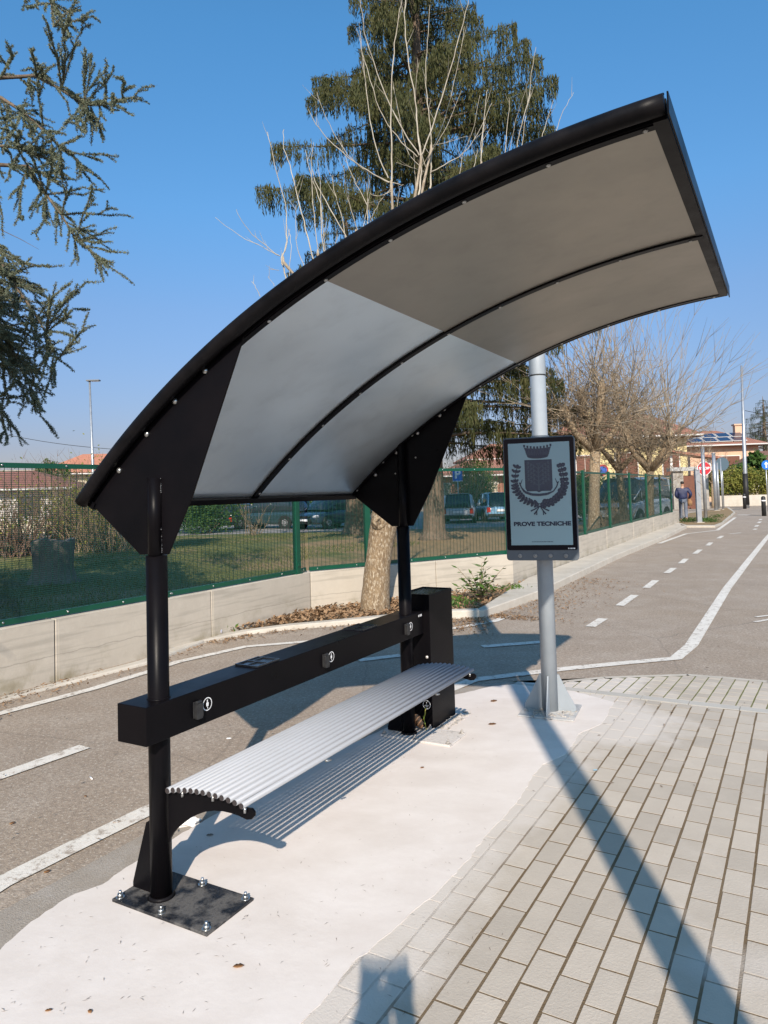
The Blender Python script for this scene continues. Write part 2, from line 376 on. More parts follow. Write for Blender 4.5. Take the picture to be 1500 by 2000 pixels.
for i in range(-16, 42):
    bc = -.0162 + LB * (i + .5)
    off = .467 + (0 if i % 2 else LA / 2) + rnd.uniform(-.005, .005)
    for k in range(-30, 30):
        ac = off + LA * (k + .5)
        if ac - LA / 2 > strip_a - .015: continue
        la = LA - rnd.uniform(.0055, .011)
        if ac + LA / 2 > strip_a - .002:
            e = strip_a - .004; s_ = ac - LA / 2 + .003
            if e - s_ < .012: continue
            ac = (e + s_) / 2; la = e - s_
        c = ref + PA * ac + PB * bc
        if c.y < 1.2 or c.x > 5.2 or (c - ref).dot(PB) < -1.2: continue
        block(V_, Fc, RN, c + PB * rnd.uniform(-.001, .001), PA, PB, la, LB - .0100 + rnd.uniform(-.003, .0015), 0, ZP, .0022)
finish_blocks('paving_blocks', V_, Fc, RN, m_paver)
def PAB(a, b): p = ref + PA * a + PB * b; return (p.x, p.y)
sheet('paving_joints', [PAB(-4, -1.25), PAB(strip_a - .3, -1.25), PAB(strip_a + .0, -.2), PAB(strip_a + .02, 4), PAB(-4, 4)], ZP - .0012, m_joint)
# border strip
V_, Fc, RN = [], [], []
c0 = SB
k = 0; L0 = .0
while L0 < 4.2:
    ln = .33; c = SB - PB * .45 + PB * (L0 + ln / 2) + PA * .052
    block(V_, Fc, RN, c, PB, PA, ln - .004, .098, 0, ZP + .002); L0 += ln
finish_blocks('border_strip', V_, Fc, RN, attr_block_mat('strip_concrete', (.46, .44, .40), .05, (.5, .48, .44)))
# far fan of pavers with mossy joints, between strip and road
A2 = R(33.4); QA = Vector((math.sin(A2), math.cos(A2))); QB = Vector((math.cos(A2), -math.sin(A2)))
edge = [G(1060 + a / 3.409, 1300 + b / 3.409).xy for a, b in [(-60, 150), (0, 137), (150, 115), (400, 90), (700, 80), (960, 72), (1200, 90), (1500, 118), (1700, 145), (2200, 205)]]
def inside_edge(p):
    for i in range(len(edge) - 1):
        a, b = edge[i], edge[i + 1]
        if a.x <= p.x <= b.x: return p.y < a.y + (b.y - a.y) * (p.x - a.x) / (b.x - a.x) - .05
    return False
V_, Fc, RN = [], [], []
fan_poly = [SB - PB * .5 + PA * .10] + edge + [SB + PB * 3.6 + PA * .10]
for i in range(-8, 42):
    o_ = SB + QB * (i * .097 + .048 - .10)
    s_ = (.108 - (o_ - SB).dot(PA)) / QA.dot(PA); first = True
    while True:
        if not inside_edge(o_ + QA * (s_ + .02)): break
        ln = .118 * (.5 if (first and i % 2) else 1); first = False; q = s_ + ln
        while q > s_ and not inside_edge(o_ + QA * q): q -= .006
        if q - s_ > .02: block(V_, Fc, RN, o_ + QA * ((s_ + q) / 2), QA, QB, q - s_ - .007, .0865 + rnd.uniform(-.002, .002), 0, ZP)
        if q < s_ + ln - .004: break
        s_ += ln
finish_blocks('fan_paving_blocks', V_, Fc, RN, m_paver)
m_moss = ground_mat('mossy_joint', (.17, .17, .065), (.12, .14, .035), (.36, .33, .25), .5, .7, sc=3, sscale=90, bump=1)[0]
sheet('fan_paving_joints', fan_poly, ZP - .0021, m_moss)
# thin concrete edging round the fan
mb = MB()
for i in range(len(edge) - 1):
    a, b = edge[i], edge[i + 1]; d = (b - a).normalized(); n = Vector((-d.y, d.x))
    if i < len(edge) - 1:
        mb.add([(a.x, a.y, 0), (b.x, b.y, 0), (b.x, b.y, ZP + .001), (a.x, a.y, ZP + .001), (a.x - n.x * .055, a.y - n.y * .055, ZP + .001), (b.x - n.x * .055, b.y - n.y * .055, ZP + .001)],
               [(0, 1, 2, 3), (3, 2, 5, 4)])
mb.build('paving_edging', m_conc)['kind'] = 'structure'

# fresh concrete slab, with its feathered cement edge
def wobble(pts, n=14, amp=.006, seed=1):
    r = random.Random(seed); out = []
    for i in range(len(pts)):
        a = Vector(pts[i]); b = Vector(pts[(i + 1) % len(pts)]); d = b - a; nn = Vector((-d.y, d.x)).normalized()
        m = max(2, int(d.length / .03)); ph = r.uniform(0, 6)
        for k in range(m):
            t = k / m; e = math.sin(math.pi * t)
            out.append(a + d * t + nn * (e * (math.sin(ph + t * d.length * 9) * amp + r.uniform(-amp, amp) * .8)))
    return out
slab_left = [G(-110, 2010).xy, G(-60, 1925).xy, G(0, 1868).xy, G(60, 1812).xy, G(130, 1765).xy, G(200, 1738).xy, G(270, 1690).xy, G(413, 1603).xy, G(680, 1463).xy, G(890, 1362).xy, G(960, 1346).xy, G(1030, 1339).xy, G(1062, 1338).xy]
slab_right = [G(1110, 1352).xy, G(1200, 1378).xy, G(1175, 1420).xy, G(1130, 1440).xy, G(1105, 1480).xy, G(1060, 1500).xy, G(990, 1598).xy, G(850, 1758).xy, G(740, 1850).xy, G(700, 1882).xy, G(600, 2000).xy, Vector((-.5, 1.9)), Vector((-1.5, 1.9))]
slab_pts = wobble(slab_left + slab_right, amp=.008, seed=5)
mb = MB(); n = len(slab_pts)
mb.add([(p.x, p.y, ZP + .0020) for p in slab_pts] + [(p.x, p.y, 0) for p in slab_pts],
       [tuple(range(n))] + [(i, (i + 1) % n, n + (i + 1) % n, n + i) for i in range(n)])
o = mb.build('concrete_slab', m_slab); o['kind'] = 'structure'
ZS = ZP + .0020
# coarse asphalt band left of the slab
sheet('road_shoulder', [G(-60, 1925).xy, G(-60, 1822).xy, G(0, 1782).xy, G(290, 1626).xy, G(420, 1560).xy, G(680, 1436).xy, G(890, 1347).xy, G(960, 1336).xy, G(1030, 1331).xy, G(1062, 1331).xy] + [p for p in reversed(slab_left[2:])], .004, m_edgeasph)

# painted lines
def stripe(mb, pts, wd, z=.008):
    pts = [Vector((p[0], p[1])) for p in pts]; v = []
    for i, p in enumerate(pts):
        a = pts[max(0, i - 1)]; b = pts[min(len(pts) - 1, i + 1)]; d = (b - a).normalized(); n_ = Vector((-d.y, d.x))
        v += [(p.x + n_.x * wd / 2, p.y + n_.y * wd / 2, z), (p.x - n_.x * wd / 2, p.y - n_.y * wd / 2, z)]
    mb.add(v, [(2 * i + 1, 2 * i + 3, 2 * i + 2, 2 * i) for i in range(len(pts) - 1)])
g2 = lambda *l: [G(*p).xy for p in l]
mb = MB(); l1 = [Vector((-2.1, 2.1)), G(0, 1728).xy] 
l1 = [Vector((-2.05, 1.95))] + g2((0, 1728), (140, 1658), (290, 1585)) + [Vector((-.45, 4.75)), Vector((.1, 5.4))] + g2((925, 1329), (1100, 1308), (1210, 1297), (1320, 1287), (1350, 1262), (1420, 1150), (1460, 1098), (1500, 1048), (1560, 990))
stripe(mb, l1, .12); mb.build('painted_edge_line', m_line)['kind'] = 'structure'
mb = MB(); stripe(mb, g2((-80, 1415), (0, 1395), (180, 1347), (290, 1313), (347, 1294), (480, 1264), (613, 1253), (760, 1241), (887, 1228), (967, 1214), (995, 1202)), .10)
stripe(mb, g2((1287, 1062), (1340, 1043), (1401, 1036), (1436, 1011)), .12)
mb.build('painted_kerb_line', m_line)['kind'] = 'structure'
mb = MB()
for d in [(700, 1291, 783, 1281), (942, 1264, 1057, 1255), (1153, 1225, 1178, 1209), (1210, 1184, 1240, 1163), (1262, 1149, 1281, 1134), (1302, 1120, 1316, 1110), (1330, 1101, 1340, 1092), (1357, 1082, 1368, 1074), (1382, 1066, 1389, 1060), (1403, 1052, 1411, 1047), (1424, 1043, 1447, 1041), (1473, 1035, 1477, 1033), (1476, 1029, 1480, 1026), (1481, 1022, 1485, 1019), (1484, 1016, 1487, 1014)]:
    stripe(mb, g2(d[:2], d[2:]), .115)
stripe(mb, [(-2.75, 3.6), G(165, 1460).xy], .115)
stripe(mb, g2((1476, 1206), (1530, 1200)), .05); stripe(mb, g2((1474, 1216), (1530, 1206)), .05)
stripe(mb, g2((1440, 1006), (1464, 1006)), .5)
mb.build('painted_dashes', m_line)['kind'] = 'structure'

# kerb of the planting bed, then along the wall
kpx = [(-60, 1420), (0, 1373), (110, 1343), (290, 1298), (400, 1256), (483, 1240), (567, 1230), (690, 1220), (780, 1214), (880, 1209), (947, 1207), (966, 1200), (1053, 1169), (1130, 1130), (1207, 1092), (1300, 1053), (1341, 1032)]
kh = [.02, .02, .02, .03, .035, .04, .05, .06, .08, .1, .1, .1, .11, .11, .11, .11, .11]
kw = [.10, .10, .10, .12, .14, .14, .14, .14, .14, .15, .15, .15, .15, .15, .15, .15, .15]
kp = [G(*p).xy for p in kpx]; mb = MB(); vs = []; inner = []
for i, p in enumerate(kp):
    a = kp[max(0, i - 1)]; b = kp[min(len(kp) - 1, i + 1)]; d = (b - a).normalized(); n_ = Vector((-d.y, d.x))
    q = p + n_ * kw[i]; inner.append(q)
    vs += [(p.x, p.y, -.01), (p.x + n_.x * .008, p.y + n_.y * .008, kh[i] - .012), (p.x + n_.x * .02, p.y + n_.y * .02, kh[i]), (q.x, q.y, kh[i]), (q.x, q.y, -.01)]
mb.add(vs, [(5 * i + k, 5 * i + 5 + k, 5 * i + 6 + k, 5 * i + 1 + k) for i in range(len(kp) - 1) for k in range(4)])
mb.build('kerb', m_conc)['kind'] = 'structure'
# concrete strip between kerb and the long wall
sheet('wall_strip', [inner[11], inner[12], inner[13], inner[14], inner[15], inner[16], WC1 + nC * .03, CBC + Vector((0.35, .55))], .10, m_conc)
# planting bed soil
bed = [inner[4], inner[5], inner[6], inner[7], inner[8], inner[9], inner[10], inner[11], CBC + Vector((.36, .57)), CBC, CAB, CAB - WAd * 1.4]
sheet('planting_bed', bed, .03, m_dirt)
_vg = [G(1341, 1030.5).xy, G(1397, 1030.5).xy, G(1411, 1025).xy, G(1436, 1003).xy, G(1424, 993).xy, G(1345, 1004).xy, G(1322, 1025).xy]
mb = MB(); mb.prism([(q.x, q.y) for q in _vg], (0, 0, 0), Vector((1, 0, 0)), Vector((0, 1, 0)), ZZ, 0, .072); mb.build('verge_kerb', m_conc)['kind'] = 'structure'
sheet('verge', [G(1341, 1029).xy, G(1396, 1029).xy, G(1409, 1024).xy, G(1433, 1003).xy, G(1420, 994).xy, G(1345, 1005).xy, G(1326, 1024).xy], .08, m_lawn)

# ================================================================ WALL AND FENCE
m_wall = ground_mat('board_marked_concrete', (.50, .45, .375), (.41, .37, .31), (.57, .52, .44), .25, .6, sc=1.6, bump=.3, sscale=30, bs=25)
def _():
    m, N, L, b, src, noise, ramp, mix, c = m_wall
    sp = N.new('ShaderNodeSeparateXYZ'); L.new(src, sp.inputs[0])
    # stains that climb from the foot of the wall and horizontal board marks
    mp = N.new('ShaderNodeMapping'); mp.inputs['Scale'].default_value = (.5, .5, 9); L.new(src, mp.inputs[0])
    n = N.new('ShaderNodeTexNoise'); n.inputs['Scale'].default_value = 2.2; n.inputs['Detail'].default_value = 8; L.new(mp.outputs[0], n.inputs['Vector'])
    c2 = mix(ramp(n.outputs[0], .52, .66), c, (.33, .30, .25), .55)
    mr = N.new('ShaderNodeMapRange'); mr.inputs[1].default_value = .34; mr.inputs[2].default_value = .02; L.new(sp.outputs['Z'], mr.inputs[0])
    mu = N.new('ShaderNodeMath'); mu.operation = 'MULTIPLY'; L.new(mr.outputs[0], mu.inputs[0]); L.new(ramp(noise(3.5, 7), .48, .66), mu.inputs[1])
    c3 = mix(mu.outputs[0], c2, (.24, .205, .125), .75); 
    # a wavering pour line half way up
    nz = noise(2.5, 6); ad = N.new('ShaderNodeMath'); ad.operation = 'MULTIPLY_ADD'; L.new(nz, ad.inputs[0]); ad.inputs[1].default_value = .09; L.new(sp.outputs['Z'], ad.inputs[2])
    sb = N.new('ShaderNodeMath'); sb.operation = 'SUBTRACT'; L.new(ad.outputs[0], sb.inputs[0]); sb.inputs[1].default_value = .27
    ab = N.new('ShaderNodeMath'); ab.operation = 'ABSOLUTE'; L.new(sb.outputs[0], ab.inputs[0])
    c4 = mix(ramp(ab.outputs[0], .001, .006, (1, 1, 1, 1), (0, 0, 0, 1)), c3, (.26, .235, .2), .7)
    L.new(c4, b.inputs['Base Color'])
_()
m_wall = m_wall[0]
WH = .556
def wallseg(mb, p, q, th=.22, z0=-.02, z1=WH):
    d = (q - p).normalized(); n_ = Vector((-d.y, d.x))
    vs = [(a.x, a.y, z) for z in (z0, z1) for a in (p, q, q + n_ * th, p + n_ * th)]
    mb.add(vs, [(3, 2, 1, 0), (4, 5, 6, 7), (0, 1, 5, 4), (1, 2, 6, 5), (2, 3, 7, 6), (3, 0, 4, 7)])
wl = thing('boundary_wall', 'long low pale concrete wall carrying the green mesh fence', 'wall', (CAB.x, CAB.y, 0))
wl_off = Vector((CAB.x, CAB.y))
def wseg_obj(name, cuts):
    for i in range(len(cuts) - 1):
        p, q = cuts[i], cuts[i + 1]; d = (q - p).normalized(); mb = MB()
        wallseg(mb, p + d * .006 - wl_off, q - d * .006 - wl_off); mb.build(name, m_wall, wl, bevel=.006)
        mb = MB(); n_ = Vector((-d.y, d.x)); p2 = p + n_ * .012 - wl_off; q2 = q + n_ * .012 - wl_off
cA = [WAs, col(-260, WA0, WAd, .3), col(108, WA0, WAd, .3), col(413, WA0, WAd, .3), CAB]
dB = (CBC - CAB).normalized()
cB = [CAB, col(852, CAB, dB, .3), CBC]
cC = [CBC] + [CBC + WCd * s for s in (3.4, 6.8, 10.2, 13.6)] + [WC1]
for cc in (cA, cB, cC): wseg_obj('wall_section', cc)
m_fill = M('joint_filler', (.5, .45, .36), rough=.9)
for cc in (cA, cB, cC):
    for p in cc[1:-1]:
        mb = MB(); mb.box(p.x - wl_off.x - .02, p.x - wl_off.x + .02, p.y - wl_off.y + .03, p.y - wl_off.y + .2, 0, WH - .012); mb.build('expansion_joint', m_fill, wl)

m_green = M('green_powder_coat', (.004, .072, .040), (.004, .060, .034), 5, rough=.38)
m_wire = M('green_wire', (.006, .045, .030), rough=.45)
fn = thing('mesh_fence', 'dark green dense wire mesh fence with flat posts standing on the concrete wall', 'fence', (CAB.x, CAB.y, 0))
def framebar(mb, p, q, z0, z1, off=.06, th=.022):
    d = (q - p).normalized(); n_ = Vector((-d.y, d.x)); a = p + n_ * off; b = q + n_ * off
    vs = [(c.x - wl_off.x, c.y - wl_off.y, z) for z in (z0, z1) for c in (a, b, b + n_ * th, a + n_ * th)]
    mb.add(vs, [(3, 2, 1, 0), (4, 5, 6, 7), (0, 1, 5, 4), (1, 2, 6, 5), (2, 3, 7, 6), (3, 0, 4, 7)])
ZF0, ZF1 = WH + .012, 1.96
def fence_panel(p, q, post_at_end=True, wire=.0042):
    mb = MB(); 
    framebar(mb, p, q, ZF0, ZF0 + .05); fr = mb.build('bottom_rail', m_green, fn)
    mb = MB(); framebar(mb, p, q, ZF1 - .045, ZF1); fr2 = mb.build('top_rail', m_green, fn)
    d = (q - p); L_ = d.length; d = d.normalized(); n_ = Vector((-d.y, d.x)); mb = MB()
    nh = int((ZF1 - ZF0 - .1) / .0185)
    for i in range(nh):
        z = ZF0 + .055 + i * .0185
        framebar(mb, p, q, z, z + wire, off=.066, th=.003)
    nv = int(L_ / .064)
    for i in range(nv + 1):
        a = p + d * (i * .064); framebar(mb, a - d * .0018, a + d * .0018, ZF0 + .05, ZF1 - .045, off=.071, th=.004)
    mb.build('mesh_panel', m_wire, fn, recalc=False)
    if p.y > 15: return
    k = int(L_ / .62)
    for i in range(k + 1):
        for z, f_ in ((ZF0 + .025, fr), (ZF1 - .022, fr2)):
            a = p + d * (.12 + i * .62) + n_ * .059 - wl_off; mb = MB(); mb.disc((a.x, a.y, z), (-n_.x, -n_.y, 0), .011, .008, 8, True); mb.build('rivet', m_zinc, f_)
def fence_post(p, d, wd=.085, front=.05):
    n_ = Vector((-d.y, d.x)); c = p + n_ * front - wl_off; mb = MB()
    Mx = Matrix.Translation((c.x, c.y, 0)) @ Matrix.Rotation(math.atan2(d.y, d.x), 4, 'Z')
    mb.box(-wd / 2, wd / 2, 0, .06, WH + .003, ZF1 + .03, Mx); mb.box(-wd / 2 - .03, wd / 2 + .03, -.01, .1, WH + .001, WH + .012, Mx)
    mb.box(-wd / 2 + .01, wd / 2 - .01, -.012, 0, WH + .10, WH + .15, Mx)
    mb.build('post', m_green, fn, bevel=.003)
pA = [col(-520, WA0, WAd), col(-170, WA0, WAd), col(325, WA0, WAd), col(588, WA0, WAd)]
for i in range(1, len(pA)): fence_panel(pA[i - 1], pA[i])
for p in pA[1:]: fence_post(p, WAd)
pB = [pA[-1], CAB + dB * .05, col(722, CAB, dB), CBC]
fence_panel(pA[-1] + WAd * .04, CAB + Vector((.0, .02)))
fence_panel(CAB + dB * .02, col(722, CAB, dB)); fence_panel(col(722, CAB, dB), CBC)
fence_post(col(722, CAB, dB), dB)
pC = [CBC, col(1092, CBC, WCd)] + [col(x, CBC, WCd) for x in (1146, 1195, 1235, 1267, 1293, 1314)]
for i in range(1, len(pC)): fence_panel(pC[i - 1], pC[i], wire=.0025)
for p in pC[:]: fence_post(p, WCd, .085, .03)

# ================================================================ BUS SHELTER
sh = thing('bus_shelter', 'black steel bus shelter with curved canopy and slatted grey bench', 'bus shelter', (X0, Y0, ZS))
dz = -ZS   # survey heights are above z=0
def Z(z): return z + dz
def B(name, mb, mat, parent=sh, **k): return mb.build(name, mat, parent, **k)
ZPL = .012          # base plate thickness
for pi, (u0, zt, v0) in enumerate(((0, 1.688, 0), (LEN, 1.93, 0))):
    mb = MB(); mb.tube([S(u0, -.003, .002), S(u0, -.003, Z(1.376))], .0425, 28)
    mb.tube([S(u0, -.003, Z(1.376)), S(u0, -.003, Z(1.380))], [.0425, .030], 28, caps=False)
    if pi == 0: mb.tube([S(u0 - .016, .008, Z(1.378)), S(u0 - .016, .008, Z(zt))], .0285, 28)
    else: mb.tube([S(u0 - .008, .006, Z(1.378)), S(u0 - .008, .006, Z(zt - .25)), S(u0 - .008, .006, Z(zt - .25)), S(u0 - .008, .006, Z(zt))], [.030, .030, .027, .027], 28)
    po = B('post', mb, m_black)
    mb = MB(); mb.tube([S(u0, -.003, ZPL), S(u0, -.003, ZPL + .010)], [.054, .045], 28); B('weld_collar', mb, m_blackd, po)
    mb = MB(); mb.tube([S(u0, -.003, Z(.806)), S(u0, -.003, Z(.812))], [.048, .045], 28); B('collar', mb, m_black, po)
    # gusset fin behind post
    mb = MB(); mb.prism([(-.04, ZPL), (-.160, ZPL), (-.160, ZPL + .02), (-.080, Z(.305)), (-.040, Z(.33))], S(u0, 0, 0), VV, ZZ, UU, -.004, .004); B('gusset', mb, m_black)
    # base plate with slight bow and bolts
    u1, u2, va, vb = u0 - .105, u0 + .155, -.165, .335
    mb = MB(); mb.prism([(u1, va), (u2, va), (u2, vb), (u1, vb)], S(0, 0, 0), UU, VV, ZZ, .0, ZPL)
    if pi == 0:
        mm = M('base_plate_dusty', (.006, .007, .010), (.10, .095, .09), 11, rough=.35, rough2=.95, lo=.44, hi=.56, bump=.4, bscale=160, c3=(.03, .03, .035), scale3=70, amt3=.8)
    else:
        mm = M('base_plate_cement', (.60, .565, .53), (.30, .28, .26), 14, rough=.9, lo=.55, hi=.68, bump=.7, bscale=60)
    bp_ = B('base_plate', mb, mm, bevel=.002)
    if pi: bp_['label'] = 'base plate caked in pale cement'
    for a, b_ in ((u1 + .022, va + .022), (u2 - .022, va + .022), (u1 + .022, vb - .022), (u2 - .022, vb - .022), (u1 + .02, .085), (u2 - .02, .085)):
        mb = MB(); c = S(a, b_, ZPL); mb.tube([c, c + ZZ * .003], .017, 14); mb.tube([c + ZZ * .003, c + ZZ * .015], .0115, 6); mb.tube([c + ZZ * .015, c + ZZ * .026], [.0062, .0055], 10)
        B('anchor_bolt', mb, m_zinc if pi == 0 else m_cement, bp_)

CV, CZ, RO = 2.144, -1.0375, 3.7035
def arc(v, r): return CZ + math.sqrt(r * r - (v - CV) ** 2)
def arcpts(v0, v1, r, n):
    a0 = math.acos((v0 - CV) / r); a1 = math.acos((v1 - CV) / r)
    return [(CV + r * math.cos(a0 + (a1 - a0) * i / n), CZ + r * math.sin(a0 + (a1 - a0) * i / n)) for i in range(n + 1)]
# side plates carrying the canopy
inner_arc = arcpts(-.395, .478, RO - .056, 14)
plate = [(-.094, 1.378), (-.38, 1.583)] + inner_arc + [(.200, 1.609), (.066, 1.381)]
for pi, u0 in enumerate((0.0, LEN + .018)):
    mb = MB(); mb.prism([(a, Z(b)) for a, b in plate], S(u0, 0, 0), VV, ZZ, UU, -.004 if pi == 0 else -.004, .004)
    sp = B('side_plate', mb, m_black, bevel=.0015)
    for (v, z) in ((.284, 2.095), (.120, 1.991), (-.042, 1.870), (-.209, 1.728)):
        mb = MB(); mb.disc(S(u0 - .004, v, Z(z)), -UU, .013, .011, 14, True); B('bolt', mb, m_zinc, sp)
    if pi == 1:
        for (v, z) in ((.10, 1.83), (-.055, 1.73), (-.03, 1.60)):
            mb = MB(); mb.disc(S(u0 - .004, v, Z(z)), -UU, .006, .005, 10, True); B('bolt', mb, m_zinc, sp)
# weld beads on the near post sleeve
mb = MB(); r5 = random.Random(5)
for z in [1.39 + i * .007 for i in range(15)] + [1.63 + i * .007 for i in range(9)]:
    c = S(-.0055 + r5.uniform(-.001, .001), .034, Z(z)); mb.tube([c, c - UU * .004], r5.uniform(.001, .0032), 6)
B('weld_bead', mb, M('bare_weld', (.45, .45, .46), rough=.35, metal=.8))
# ribs: outer two are round tubes, middle one slim
ends = (-.416, 1.990)
def ribmesh(u, rr, rad, v0, v1, n=40, sides=20):
    mb = MB(); pts = arcpts(v0, v1, rr, n); mb.tube([S(u, a, Z(b)) for a, b in pts], rad, sides); return mb
def ribbar(mb, u0, u1, r0, r1, v0, v1, n=40):
    p0 = arcpts(v0, v1, r0, n); p1 = arcpts(v0, v1, r1, n); vs = []
    for i in range(n + 1):
        for (u, q) in ((u0, p0[i]), (u1, p0[i]), (u1, p1[i]), (u0, p1[i])): vs.append(S(u, q[0], Z(q[1])))
    fs = []
    for i in range(n):
        for k in range(4): fs.append((4 * i + k, 4 * i + (k + 1) % 4, 4 * i + 4 + (k + 1) % 4, 4 * i + 4 + k))
    fs += [(3, 2, 1, 0), tuple(4 * n + k for k in range(4))]
    mb.add(vs, fs)
UN, UF, UM = -.032, LEN + .032, LEN / 2
for nm, u, sgn in (('n', UN, 1), ('f', UF, -1)):
    mb = ribmesh(u, RO - .029, .029, *ends)
    ribbar(mb, u - .004, u + .004, RO - .002, RO + .0005, ends[0], ends[1])
    rb = B('roof_rib', mb, m_blackd)
    mb = MB(); ribbar(mb, u + sgn * .036, u + sgn * .064, RO - .062, RO - .056, -.39, 1.978); ribbar(mb, u + sgn * .0295, u + sgn * .0365, RO - .0575, RO - .022, -.40, 1.978); B('panel_lip', mb, m_black, rb)
    for q in arcpts(-.34, 1.93, RO - .062, 9):
        mb = MB(); nrm = (VV * (CV - q[0]) + ZZ * (CZ - q[1])).normalized(); mb.disc(S(u + sgn * .050, q[0], Z(q[1])), nrm, .008, .006, 10, True); B('rivet', mb, m_zinc, rb)
mb = MB(); ribbar(mb, UM - .018, UM + .018, RO - .066, RO - .045, -.39, 1.978); ribbar(mb, UM + .006, UM + .030, RO - .062, RO - .056, -.39, 1.978)
rb = B('roof_rib', mb, m_black)
for q in arcpts(-.34, 1.93, RO - .066, 9):
    mb = MB(); nrm = (VV * (CV - q[0]) + ZZ * (CZ - q[1])).normalized(); mb.disc(S(UM + .006, q[0], Z(q[1])), nrm, .007, .006, 10, True); B('rivet', mb, m_zinc, rb)
# roof sheets: lower pale, upper bronze grey, two bays
def panel(u0, u1, v0, v1, mat, r=RO - .052):
    mb = MB(); p0 = arcpts(v0, v1, r, 36); p1 = arcpts(v0, v1, r + .004, 36); vs = []
    n = len(p0)
    for q in (p0, p1):
        for (a, b) in q:
            vs.append(S(u0, a, Z(b))); vs.append(S(u1, a, Z(b)))
    fs = [(2 * i, 2 * i + 1, 2 * i + 3, 2 * i + 2) for i in range(n - 1)] + [(2 * n + 2 * i + 2, 2 * n + 2 * i + 3, 2 * n + 2 * i + 1, 2 * n + 2 * i) for i in range(n - 1)]
    mb.add(vs, fs, True)
    mb.add(vs[:2] + vs[2 * n:2 * n + 2], [(0, 1, 3, 2)]); mb.add(vs[2 * n - 2:2 * n] + vs[4 * n - 2:4 * n], [(0, 1, 3, 2)])
    return B('roof_sheet', mb, mat)
DV = .852
for u0, u1 in ((UN + .03, UM - .001), (UM + .001, UF - .03)):
    p = panel(u0, u1, -.392, DV, m_pan_lo); p['label'] = 'pale satin lower roof sheet'
    p = panel(u0, u1, DV - .02, 1.985, m_pan_hi, RO - .057); p['label'] = 'brownish grey upper roof sheet'
# edge bars
def edgebar(v, z, h, t, ang):
    mb = MB(); c, s = math.cos(ang), math.sin(ang)
    mb.prism([(0, 0), (t, 0), (t, h), (0, h)], S(0, v, Z(z)), (VV * c + ZZ * s), (-VV * s + ZZ * c), UU, UN + .02, UF - .02)
    return mb
ba = B('roof_edge_bar', edgebar(-.402, 1.583, .03, .035, R(-30)), m_black)
for i in range(8):
    mb = MB(); mb.disc(S(.06 + i * .285, -.376, Z(1.575)), (VV * -.3 - ZZ + VV * .6).normalized(), .007, .006, 10, True); B('rivet', mb, m_zinc, ba)
zt = arc(1.99, RO)
ba = B('roof_edge_bar', edgebar(1.955, zt - .064, .058, .040, R(3)), m_blackd)
mb = MB(); mb.prism([(1.9985, zt - .066), (2.003, zt - .066), (2.003, zt - .006), (1.9985, zt - .006)], S(0, 0, dz), VV, ZZ, UU, UN - .02, UF + .01); B('front_flashing', mb, m_black)

# backrest beam
bv0, bv1, bz0, bz1 = -.098, .063, .660, .808
mb = MB(); mb.prism([(-.124, bv0), (2.246, bv0), (2.246, bv1), (-.124, bv1)], S(0, 0, 0), UU, VV, ZZ, Z(bz0), Z(bz1))
beam = B('backrest_beam', mb, m_black, bevel=.003)
def ring(mb, c, e1, e2, n3, r, wd, h=.0012, n=28):
    for i in range(n):
        a0 = 2 * math.pi * i / n; a1 = 2 * math.pi * (i + 1) / n
        q = [c + e1 * (math.cos(a) * rr) + e2 * (math.sin(a) * rr) + n3 * h for a, rr in ((a0, r - wd), (a1, r - wd), (a1, r), (a0, r))]
        mb.poly(q)
for uu in (.142, 1.079, 2.000):
    mb = MB(); c = S(uu, bv1, Z(.735))
    mb.prism([(-.021, -.036), (.021, -.036), (.021, .030), (-.021, .030)], c, UU, ZZ, VV, 0, .006)
    mb.prism([(-.015, -.040), (.015, -.040), (.019, -.03), (.019, .022), (-.019, .022), (-.019, -.03)], c, UU, ZZ, VV, .006, .020)
    mb.tube([c + ZZ * .027 - UU * .014 + VV * .012, c + ZZ * .027 + UU * .014 + VV * .012], .0065, 10)
    B('socket_cover', mb, m_plastic, beam, bevel=.001)
    mb = MB(); c = S(uu + .062, bv1, Z(.737)); ring(mb, c, UU, ZZ, VV, .0275, .004)
    k = VV * .0012
    def pl(pts): mb.poly([c + UU * a + ZZ * b + k for a, b in pts])
    pl([(-.0065, -.009), (.0065, -.009), (.0075, .004), (.004, .0075), (-.004, .0075), (-.0075, .004)])
    pl([(-.003, .0085), (.003, .0085), (.003, .018), (-.003, .018)]); pl([(-.002, -.010), (.002, -.010), (.0035, -.02), (0, -.019)])
    B('socket_symbol', mb, m_white, beam)
m_gloss = M('glossy_black_tray', (.006, .007, .01), (.02, .024, .03), 12, rough=.12, rough2=.3)
for uu in (.545, 1.49):
    mb = MB(); z0 = Z(bz1) + .001; a0, a1, b0_, b1_ = uu, uu + .17, -.082, .052
    for (p, q, r_, s_) in ((a0, a1, b0_, b0_ + .008), (a0, a1, b1_ - .008, b1_), (a0, a0 + .008, b0_ + .008, b1_ - .008), (a1 - .008, a1, b0_ + .008, b1_ - .008), ((a0 + a1) / 2 - .004, (a0 + a1) / 2 + .004, b0_ + .008, b1_ - .008), (a0 + .008, (a0 + a1) / 2 - .004, -.02, -.014), ((a0 + a1) / 2 + .004, a1 - .008, -.05, -.044)):
        mb.prism([(p, r_), (q, r_), (q, s_), (p, s_)], S(0, 0, 0), UU, VV, ZZ, z0, z0 + .008)
    mb.prism([(a0 + .008, b0_ + .008), (a1 - .008, b0_ + .008), (a1 - .008, b1_ - .008), (a0 + .008, b1_ - .008)], S(0, 0, 0), UU, VV, ZZ, z0, z0 + .002)
    B('charging_tray', mb, m_gloss, beam)
mb = MB(); c = S(2.205, bv1, Z(.786))
